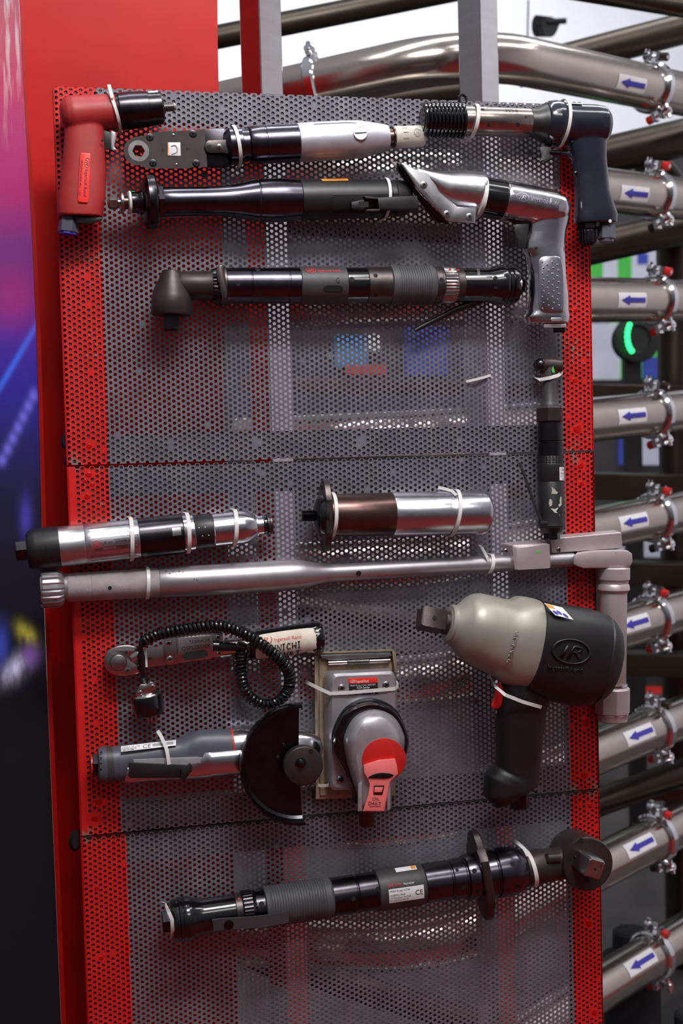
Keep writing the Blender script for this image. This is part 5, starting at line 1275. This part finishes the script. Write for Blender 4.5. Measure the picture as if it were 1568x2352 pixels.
# --- cut-off grinder with half guard
t = Thing('cutoff_grinder', 'grey and silver air grinder with half-round black wheel guard', 'grinder', at(460, 1780, 0))
ax = Ax((206, 1758), (700, 1730), 46)
t.part('inlet', 'black_steel', ax.lathe([(0, 18), (2, 21), (6, 22)], 24), ax.prism(4, 24, 27, 6, 0.2, 2)); t.part('inlet_ring', 'red_plastic', ax.lathe([(1, 22), (2, 25), (6, 25), (7, 22)], 28))
gs = [(224, 1757, 46, 34, 30, 2.4), (228, 1757, 46, 38, 36, 2.4), (240, 1756, 46, 41, 38, 2.4), (262, 1754, 46, 39, 36, 2.3), (330, 1746, 46, 39, 34, 2.3), (400, 1740, 46, 41, 34, 2.3), (425, 1738, 46, 43, 35, 2.3), (445, 1733, 46, 50, 36, 2.4), (462, 1731, 46, 54, 37, 2.4), (500, 1729, 46, 54, 38, 2.4), (532, 1728, 46, 53, 38, 2.4)]
hb = t.part('handle', 'slate', loft(gs, 40), label='blue-grey rubber handle')
t.part('rear_ring', 'grey_sleeve', loft([(246, 1756, 46, 41.6, 38.6, 2.4), (260, 1755, 46, 40.4, 37.4, 2.4)], 40)); 
for i in range(5): t.part('vent_hole', 'hole', out_ax(232 + (i % 2) * 0, 1728 + i * 13, 74 + 8 * min(i, 4 - i)).lathe([(0, 2.2), (0.8, 2.2)], 8))
t.part('metal_body', 'alu', loft([(288, 1770, 50, 22, 32, 3), (292, 1771, 50, 24, 34, 3), (360, 1764, 50, 26, 36, 3), (440, 1756, 50, 30, 37, 3), (466, 1752, 50, 34, 37, 2.8), (474, 1748, 50, 36, 41, 2.8), (484, 1747, 50, 34, 43, 2.8), (540, 1742, 50, 34, 44, 2.8), (600, 1735, 46, 40, 40, 2.6)], 36), label='polished metal body under the grip')
t.part('gear_head', 'alu', loft([(534, 1726, 46, 50, 38, 2.4), (560, 1724, 46, 51, 40, 2.4), (620, 1722, 46, 48, 40, 2.3), (680, 1722, 46, 48, 40, 2.2), (706, 1724, 44, 44, 38, 2.2), (724, 1728, 42, 36, 32, 2.2), (733, 1732, 40, 20, 20, 2)], 36), label='polished gear head')
t.part('red_line', 'red_print', loft([(531, 1728, 46, 53.6, 38.6, 2.4), (535, 1727.8, 46, 53.4, 38.5, 2.4)], 40))
lv = t.part('lever', 'black_plastic', slab([(296, 1750), (440, 1757), (440, 1763), (428, 1772), (424, 1786), (300, 1787), (295, 1784)], 86, 96, 3), slab([(416, 1766), (436, 1752), (441, 1758), (440, 1772), (424, 1792), (414, 1788)], 84, 104, 3), label='black safety lever')
t.part('lever_recess', 'grey_cast', slab([(306, 1744), (456, 1738), (461, 1742), (461, 1764), (454, 1768), (306, 1770)], 82, 86.5, 1))
def gm(x, y, lift=0.0):                      # label surface on the shoulder of the grip
    v = (1746 - (y + 6)) / 41.0
    return at(x, y, 46 + 35 * max(0.0, 1 - min(abs(v), 0.98) ** 2.3) ** (1 / 2.3) + 1.2 + lift)
lg = lambda x, y, lift=0.0: gm(278 + x, 1714 - x * 0.118 + y, lift)
st = t.part('rating_label', 'white_label', grid(lambda a, b: lg(a, b, 0.4), 0, 126, 0, 13, 16, 4), label='narrow white rating label')
t.part('lettering', 'black_print', text('CE', lg, 50, 10, 8, 18, lift=0.9), text('PMAX 90 psig', lg, 3, 4.5, 3, 40, lift=0.9), text('WHITE HOUSE', lg, 3, 8.5, 3, 32, lift=0.9), text('TN 37188', lg, 3, 12, 3, 26, lift=0.9), parent=st)
t.part('grey_field', 'grey_print', grid(lambda a, b: lg(a, b, 0.8), 72, 120, 3, 9, 6, 2), parent=st)
# guard: half dish open to the viewer, straight edge on its right
GC = (692, 1757); GR = 140
R1 = []; 
def arc(r, n=40): return [(GC[0] + r * cos(radians(90 + 184 * i / n)) - 1, GC[1] - r * sin(radians(90 + 184 * i / n))) for i in range(n + 1)]
V = []; Fa = []
prof = [(0.0, 88), (0.32, 88), (0.86, 88), (0.97, 92), (1.0, 100), (1.0, 132), (0.985, 136), (0.955, 136), (0.945, 132), (0.945, 102), (0.9, 97), (0.3, 96), (0.0, 96)]
n = 44
for (fr, d_) in prof:
    for i in range(n + 1):
        a = radians(88 + 184 * i / n)
        # the dish is seen from the front: deeper rings sit a little towards the eye point
        c = at(GC[0], GC[1], 128); k = kk(c)
        V.append(c + (A3(1, 0, 0) * cos(a) + A3(0, 0, 1) * sin(a)) * GR * fr * k + OUT * (d_ - 128) * K0)
for j in range(len(prof) - 1):
    for i in range(n): Fa.append((j * (n + 1) + i, j * (n + 1) + i + 1, (j + 1) * (n + 1) + i + 1, (j + 1) * (n + 1) + i))
t.part('wheel_guard', 'black_steel', (V, Fa), label='half-round black wheel guard')
fx = out_ax(690, 1752, 92)
t.part('wheel_flange', 'gunmetal', fx.lathe([(-14, 20), (0, 20), (14, 44), (16, 46), (30, 46), (33, 44), (34, 42)], 48), label='round dark flange')
fx2 = out_ax(690, 1752, 126)
t.part('flange_bolt', 'black_gloss', fx2.lathe([(-1, 13), (1, 13), (1.4, 12)], 28), fx2.lathe([(0, 8), (5, 8), (9, 6), (10, 3)], 24))
for x, y in ((714, 1725), (667, 1782)): t.part('pin_hole', 'hole', out_ax(x, y, 126.3).lathe([(0, 5), (0.5, 5)], 16))
for x, y in ((651, 1712), (638, 1741)): t.part('small_screw', 'black_gloss', out_ax(x, y, 97).lathe([(0, 6), (3, 5), (4, 2)], 14))
cable_tie('white cable tie around the handle of the air grinder, tail standing up', ribbon([at(362, 1679, 58), at(368, 1688, 72), at(376, 1704, 84), at(383, 1722, 92), at(386, 1740, 96), at(388, 1756, 96)], 8 * K0, 2 * K0))

# --- palm sander
t = Thing('palm_sander', 'silver palm sander with black rubber ring, red disc sticker and pink lever', 'sander', at(820, 1820, 0))
fr = [(721, 1500), (902, 1493), (908, 1499), (912, 1540), (912, 1700), (900, 1826), (724, 1836), (722, 1700)]
t.part('base_frame', 'dull_nickel', slab([(721, 1504), (726, 1500), (902, 1493), (908, 1498), (908, 1828), (723, 1837)], 4, 16, 2), label='thin metal base frame')
t.part('pad', 'tan_felt', slab([(732, 1510), (900, 1503), (900, 1820), (734, 1828)], 14, 20, 2))
t.part('clip_bar', 'zinc', slab([(734, 1504), (896, 1497), (900, 1506), (888, 1510), (760, 1517), (738, 1512)], 22, 32, 2), label='zinc paper clip bar')
rd = Ax((752, 1523), (896, 1517), 28)
t.part('clip_rod', 'nickel', rd.lathe([(0, 4), (1, 5.5), (143, 5.5), (144, 4)], 16))
t.part('clip_spring', 'steel', rd.lathe([(44, 5)] + [(45 + i, 8 - 1.2 * (i % 2)) for i in range(50)] + [(96, 5)], 16))
t.part('frame_lip', 'dull_nickel', slab([(722, 1506), (727, 1506), (734, 1836), (725, 1836)], 14, 34, 1), slab([(900, 1496), (908, 1498), (913, 1545), (906, 1545)], 14, 34, 1), slab([(724, 1498), (900, 1491), (902, 1496), (726, 1503)], 14, 34, 1))
bq0 = ((742, 1541), (904, 1534), (906, 1800), (746, 1812)); bq1 = ((757, 1548), (909, 1541), (912, 1808), (756, 1816)); bq2 = ((763, 1554), (906, 1548), (908, 1802), (762, 1810))
rr_ = rrect(0, 0, 1, 1, 0.09)
bx = t.part('body_box', 'grey_cast', stack([(quad_map(bq0, rr_), 16), (quad_map(bq0, rr_), 30), (quad_map(bq1, rr_), 62), (quad_map(bq2, rr_), 68)]), label='grey cast body')
for x, y in ((784, 1580), (886, 1573), (780, 1790)): screw(t, x, y, 68, 8.5, m='steel', h=4)
fm = tilt_map(801, 1572, 64, -3, 69)
lb = t.part('name_plate', 'label_red', slab([(800, 1558), (866, 1555), (867, 1568), (801, 1571)], 67, 69, 0.3), label='red name plate with white lettering')
t.part('plate_lower', 'black_print', slab([(801, 1571), (867, 1568), (868, 1594), (802, 1597)], 67, 69, 0.3))
t.part('lettering', 'white_label', logo(fm, 10, -6.5, 6.5, 4), text('Ingersoll-Rand.', fm, 18, -3, 6.5, 28), text('PMAX 90 psig  6.2 bar  8,000 RPM', fm, 3, 4.6, 3.2, 58), text('312A Sander', fm, 18, 11, 5, 30), text('White House, TN 37188', fm, 8, 16, 3.2, 42), text('Made in Taiwan', fm, 3, 24, 3.2, 26), text('CE', fm, 50, 24, 4.5, 9), parent=lb)
egg = lambda cx, ty, hw, by, bw, n=4: spline([(cx, ty), (cx + hw * 0.62, ty + hw * 0.22), (cx + hw * 0.95, ty + hw * 0.75), (cx + hw, ty + hw * 1.2), (cx + hw * 0.82, ty + (by - ty) * 0.62), (cx + bw * 1.1, ty + (by - ty) * 0.85), (cx + bw, by), (cx, by + 2), (cx - bw, by), (cx - bw * 1.1, ty + (by - ty) * 0.85), (cx - hw * 0.82, ty + (by - ty) * 0.62), (cx - hw, ty + hw * 1.2), (cx - hw * 0.95, ty + hw * 0.75), (cx - hw * 0.62, ty + hw * 0.22)], n)
t.part('rubber_ring', 'black_gloss', stack([(egg(846, 1606, 78, 1838, 36), 64), (egg(848, 1602, 84, 1840, 38), 76), (egg(848, 1604, 86, 1842, 38), 84), (egg(849, 1609, 85, 1842, 38), 86), (egg(850, 1610, 86, 1844, 38), 88), (egg(852, 1614, 86, 1845, 38), 100), (egg(853, 1619, 82, 1846, 36), 108)]), label='black rubber palm ring')
dm = t.part('dome', 'grey_cast', stack([(egg(857, 1628, 70, 1858, 36), 100), (egg(860, 1630, 69, 1860, 36), 112), (egg(861, 1636, 65, 1860, 34), 130), (egg(862, 1645, 57, 1856, 30), 142), (egg(862, 1656, 47, 1842, 22), 150), (egg(862, 1676, 28, 1800, 12), 153)]), label='smooth silver dome')
t.part('disc_sticker', 'red_plastic', stack([(ell(882, 1744, 50, 48, 36, 0.1), 146), (ell(882, 1744, 50.5, 48.5, 36, 0.1), 154.6), (ell(882, 1744, 49, 47, 36, 0.1), 155.2)]), label='big round red sticker')
lvp = [(834, 1757), (870, 1745), (907, 1742), (912, 1762), (914, 1778), (904, 1788), (896, 1796), (892, 1812), (883, 1864), (833, 1864), (846, 1820), (848, 1800), (843, 1788), (836, 1776)]
lv = t.part('throttle_lever', 'pink', slab(lvp, 152, 166, 3), label='pink throttle lever')
t.part('lever_gap', 'black_gloss', slab(spline([(845, 1786), (862, 1777), (884, 1775), (904, 1780), (890, 1788), (864, 1788)], 4), 164, 169, 1.5), parent=lv)
t.part('lever_recess', 'brown_steel', slab([(858, 1804), (883, 1804), (878, 1826), (857, 1826)], 165, 167, 0.8), parent=lv); t.part('recess_tab', 'pink', slab([(860, 1808), (880, 1808), (876, 1820), (859, 1820)], 166, 168.5, 0.8), parent=lv)
fm = flat(166.6)
t.part('lettering', 'black_print', text('OIL', fm, 855, 1838.5, 7.5, 16, 0.1), text('DAILY', fm, 846, 1849, 8, 30, 0.1), ([at(x, y, 167) for x, y in ((848, 1852), (874, 1851.4), (874, 1852.4), (848, 1853))], [(0, 1, 2, 3)]), parent=lv)
t.part('side_lug', 'grey_cast', slab([(822, 1800), (832, 1796), (832, 1863), (821, 1864)], 110, 156, 2)); t.part('side_lug', 'grey_cast', slab([(888, 1800), (897, 1798), (896, 1860), (888, 1862)], 110, 156, 2))
iz = Ax((841, 1850), (842, 1898), 92)
t.part('inlet', 'brown_steel', iz.lathe([(0, 20), (16, 20), (18, 18), (44, 17.5), (47, 15)], 28))
cable_tie('white cable tie across the palm sander under its red name plate', ribbon([at(702, 1566, 2), at(712, 1571, 24), at(734, 1582, 56), at(758, 1593, 72), at(800, 1591, 73), at(860, 1586, 73), at(906, 1582, 70), at(913, 1576, 50), at(912, 1566, 20)], 8 * K0, 2 * K0))
cable_tie('short pinkish cable tie at the lower left corner of the sander base', ribbon([at(720, 1794, 8), at(724, 1801, 24), at(736, 1805, 40), at(752, 1804, 50), at(757, 1800, 54)], 7 * K0, 2 * K0))

# --- bottom nutrunner with disc head
t = Thing('nutrunner_with_flange', 'long dark nutrunner at the bottom, round square-drive head at right', 'nutrunner', at(860, 2080, 0))
ax = Ax((372, 2118), (1345, 1974), 64, 62)
hxm = ax.prism(0, 24, 27, 6, 0.2, 2)
t.part('inlet', 'black_steel', hxm, label='hexagonal inlet')
t.part('rear_housing', 'black_gloss', ax.lathe([(20, 38), (22, 44), (30, 48), (33, 48.5), (34, 46.5), (38, 47), (40, 50), (46, 51), (48, 48), (52, 49.5), (62, 50), (70, 47), (80, 43), (96, 40), (168, 39.5), (170, 38)], 48), label='glossy black rear housing')
t.part('ring', 'dark_steel', ax.lathe([(168, 38), (170, 40), (184, 40.5), (186, 38)], 44)); t.part('paint_dot', 'red_print', ax.hole(178, 30, 40.5, 3))
t.part('knurled_ring', 'black_steel', ax.lathe([(184, 38), (187, 44), (208, 44.5), (212, 41), (216, 40)], 72, lambda i: 1.0 if i % 2 else 0.97))
t.part('ring', 'black_steel', ax.lathe([(214, 38), (216, 42), (236, 43), (238, 40)], 44)); t.part('hole', 'hole', ax.hole(226, 60, 43, 6))
rb = [(236, 40), (239, 45), (250, 46)]
for i in range(20): rb += [(251 + i * 6.2, 46.6), (252.4 + i * 6.2, 45.2), (255 + i * 6.2, 45.2), (256.4 + i * 6.2, 46.6)]
t.part('ribbed_grip', 'grey_rubber', ax.lathe(rb + [(388, 46), (393, 42)], 48), label='grey ribbed rubber grip')
t.part('ring', 'black_steel', ax.lathe([(391, 40), (393, 43), (446, 43), (448, 41), (450, 41), (452, 43), (502, 43), (504, 40)], 44))
for q_, a_, r_ in ((434, 84, 5.5), (438, 128, 5), (492, 66, 5)): t.part('hole', 'hole', ax.hole(q_, a_, 43, r_))
slv = t.part('sleeve', 'grey_sleeve', ax.lathe([(494, 42), (497, 47), (524, 48), (588, 48), (602, 46), (606, 42)], 48), label='dark grey rubber sleeve')
f = ax.surf(48.2, 82)
st = t.part('rating_label', 'white_label', patch(f, 514, -8, 594, 24, 8, 8, 0.2), label='white rating label')
t.part('lettering', 'red_print', text('QA8 Series', f, 512, -13, 7.5, 34, lift=0.8), parent=slv)
t.part('lettering', 'tie', text('Nutrunner', f, 550, -13, 6, 24, lift=0.8), parent=slv)
t.part('lettering', 'black_print', text('PMAX 90 psig | 6.2 bar', f, 517, -1, 4.5, 46, lift=0.8), text('INGERSOLL RAND', f, 517, 8, 4, 34, lift=0.8), text('US: White House, TN 37188', f, 517, 14, 4, 46, lift=0.8), text('EU: Wigan WN2 4EZ, U.K.', f, 517, 20, 4, 42, lift=0.8), text('CE', f, 574, 12, 11, 17, lift=0.8), parent=st)
f2 = ax.surf(48.2, 17); s2 = t.part('top_label', 'white_label', patch(f2, 540, -6, 588, 9, 6, 4, 0.2)); t.part('print', 'orange_print', patch(f2, 576, -5, 586, 6, 2, 2, 0.5), parent=s2)
t.part('gear_case', 'blued_steel', ax.lathe([(603, 40), (606, 44.5), (662, 44.5), (664, 43), (667, 43), (669, 45.5), (696, 46), (698, 44), (701, 44), (703, 50), (712, 52), (726, 52), (730, 46), (764, 46), (766, 54)], 48))
for q_, a_, r_, rr2 in ((683, 98, 45.8, 6), (712, 58, 52, 5.5), (716, 112, 52, 5.5), (676, 46, 45.8, 4)): t.part('hole', 'hole', ax.hole(q_, a_, rr2 * 0 + r_, rr2))
R_ = []
for s_, sc in ((726, 0.95), (729, 1), (742, 1), (745, 0.96)):
    ring = []
    for i in range(44):
        a = 2 * pi * i / 44
        tt = 106 * math.copysign(abs(cos(a)) ** 0.9, cos(a)) * sc; dd = 56 * math.copysign(abs(sin(a)) ** 0.9, sin(a)) * sc
        if abs(tt) > 60: dd *= 0.8
        ring.append(ax.P(s_ - tt * 0.10 + 4, tt, dd))
    R_.append(ring)
t.part('oval_flange', 'dark_steel', rings(R_))
t.part('bell', 'blued_steel', ax.lathe([(744, 46), (748, 52), (766, 54), (768, 52.5), (771, 52.5), (773, 56), (792, 57), (810, 55.5), (824, 51), (836, 44), (840, 39), (846, 38)], 52))
for q_, a_, r_ in ((798, 56, 5.5), (806, 112, 5.5)): t.part('hole', 'hole', ax.hole(q_, a_, 56.6, r_))
t.part('neck', 'gunmetal', ax.lathe([(838, 38), (842, 40), (870, 40), (900, 37.5), (940, 37), (990, 34)], 44))
t.part('neck_boss', 'gunmetal', Ax((1254, 1972), (1290, 1970), 96).lathe([(0, 10), (2, 12), (30, 12)], 20))
do = out_ax(1331, 1972, 58)
t.part('angle_head', 'gunmetal', do.lathe([(-54, 50), (-50, 56), (20, 58), (34, 58)], 56), do.lathe([(32, 58), (36, 60), (46, 60), (50, 58)], 56), label='round angle head')
d2 = out_ax(1341, 1976, 100)
t.part('head_disc', 'gunmetal', d2.lathe([(6, 56), (10, 54), (10.6, 50)], 56), label='turned disc face with two holes')
for x, y in ((1333, 1932), (1348, 2021)): t.part('disc_hole', 'hole', out_ax(x, y, 111).lathe([(0, 7), (0.6, 7)], 20))
t.part('drive_hex', 'black_steel', raw_ax(at(1336, 1974, 108), OUT, k=kk(at(1336, 1974, 108))).lathe([(0, 24), (8, 24), (10, 22)], 6))
sq = raw_ax(at(1338, 1975, 112), OUT, up=unit(A3(0.35, 0, 0.93)))
sq2 = [[sq.P(q_, r_ * cos(pi / 4 + i * pi / 2 + o_), r_ * sin(pi / 4 + i * pi / 2 + o_)) for i in range(4) for o_ in (-0.12, 0.12)] for q_, r_ in ((0, 28), (62, 28), (68, 24))]
t.part('square_drive', 'steel', rings(sq2), label='square drive pointing out of the board')
sqe = sq.P(68.2); ee = raw_ax(sqe, OUT)
t.part('centre_hole', 'hole', ee.lathe([(0, 3.2), (0.6, 3.2)], 14))
lvp = [ax.P(q_, t_, d_) for q_, t_, d_ in ((112, -8, 44), (130, -6, 50), (180, -8, 58), (230, -10, 60), (262, -10, 58), (282, -10, 54))]
lv = t.part('lever', 'grey_sleeve', ribbon(lvp, 26 * K0, 5 * K0), label='long flat lever along the housing')
t.part('lever_dimple', 'black_steel', (lambda a_: a_.lathe([(0, 11), (1, 11), (1.4, 9)], 24))(raw_ax(ax.P(146, -8, 57), unit(ax.P(146, -8, 60) - ax.P(146, -8, 57)))), parent=lv)
t.part('lever_slot', 'hole', patch(ax.surf(44, 128), 186, -5, 196, 5, 2, 2, 0.4), patch(ax.surf(46, 124), 224, -4, 240, 5, 2, 2, 0.6))
cable_tie('white cable tie at the left end of the bottom nutrunner', ribbon([at(374, 2072, 40), at(380, 2078, 90), at(388, 2096, 112), at(395, 2112, 118), at(396, 2136, 112), at(395, 2150, 90), at(394, 2154, 20)], 8 * K0, 2 * K0))
cable_tie('white cable tie around the neck of the bottom nutrunner beside its round head', ax.tie(852, 40, 9, 2.2, lean=-6), ribbon([at(1182, 1932, 62), at(1190, 1937, 78), at(1204, 1950, 98), at(1212, 1966, 106)], 8 * K0, 2 * K0))
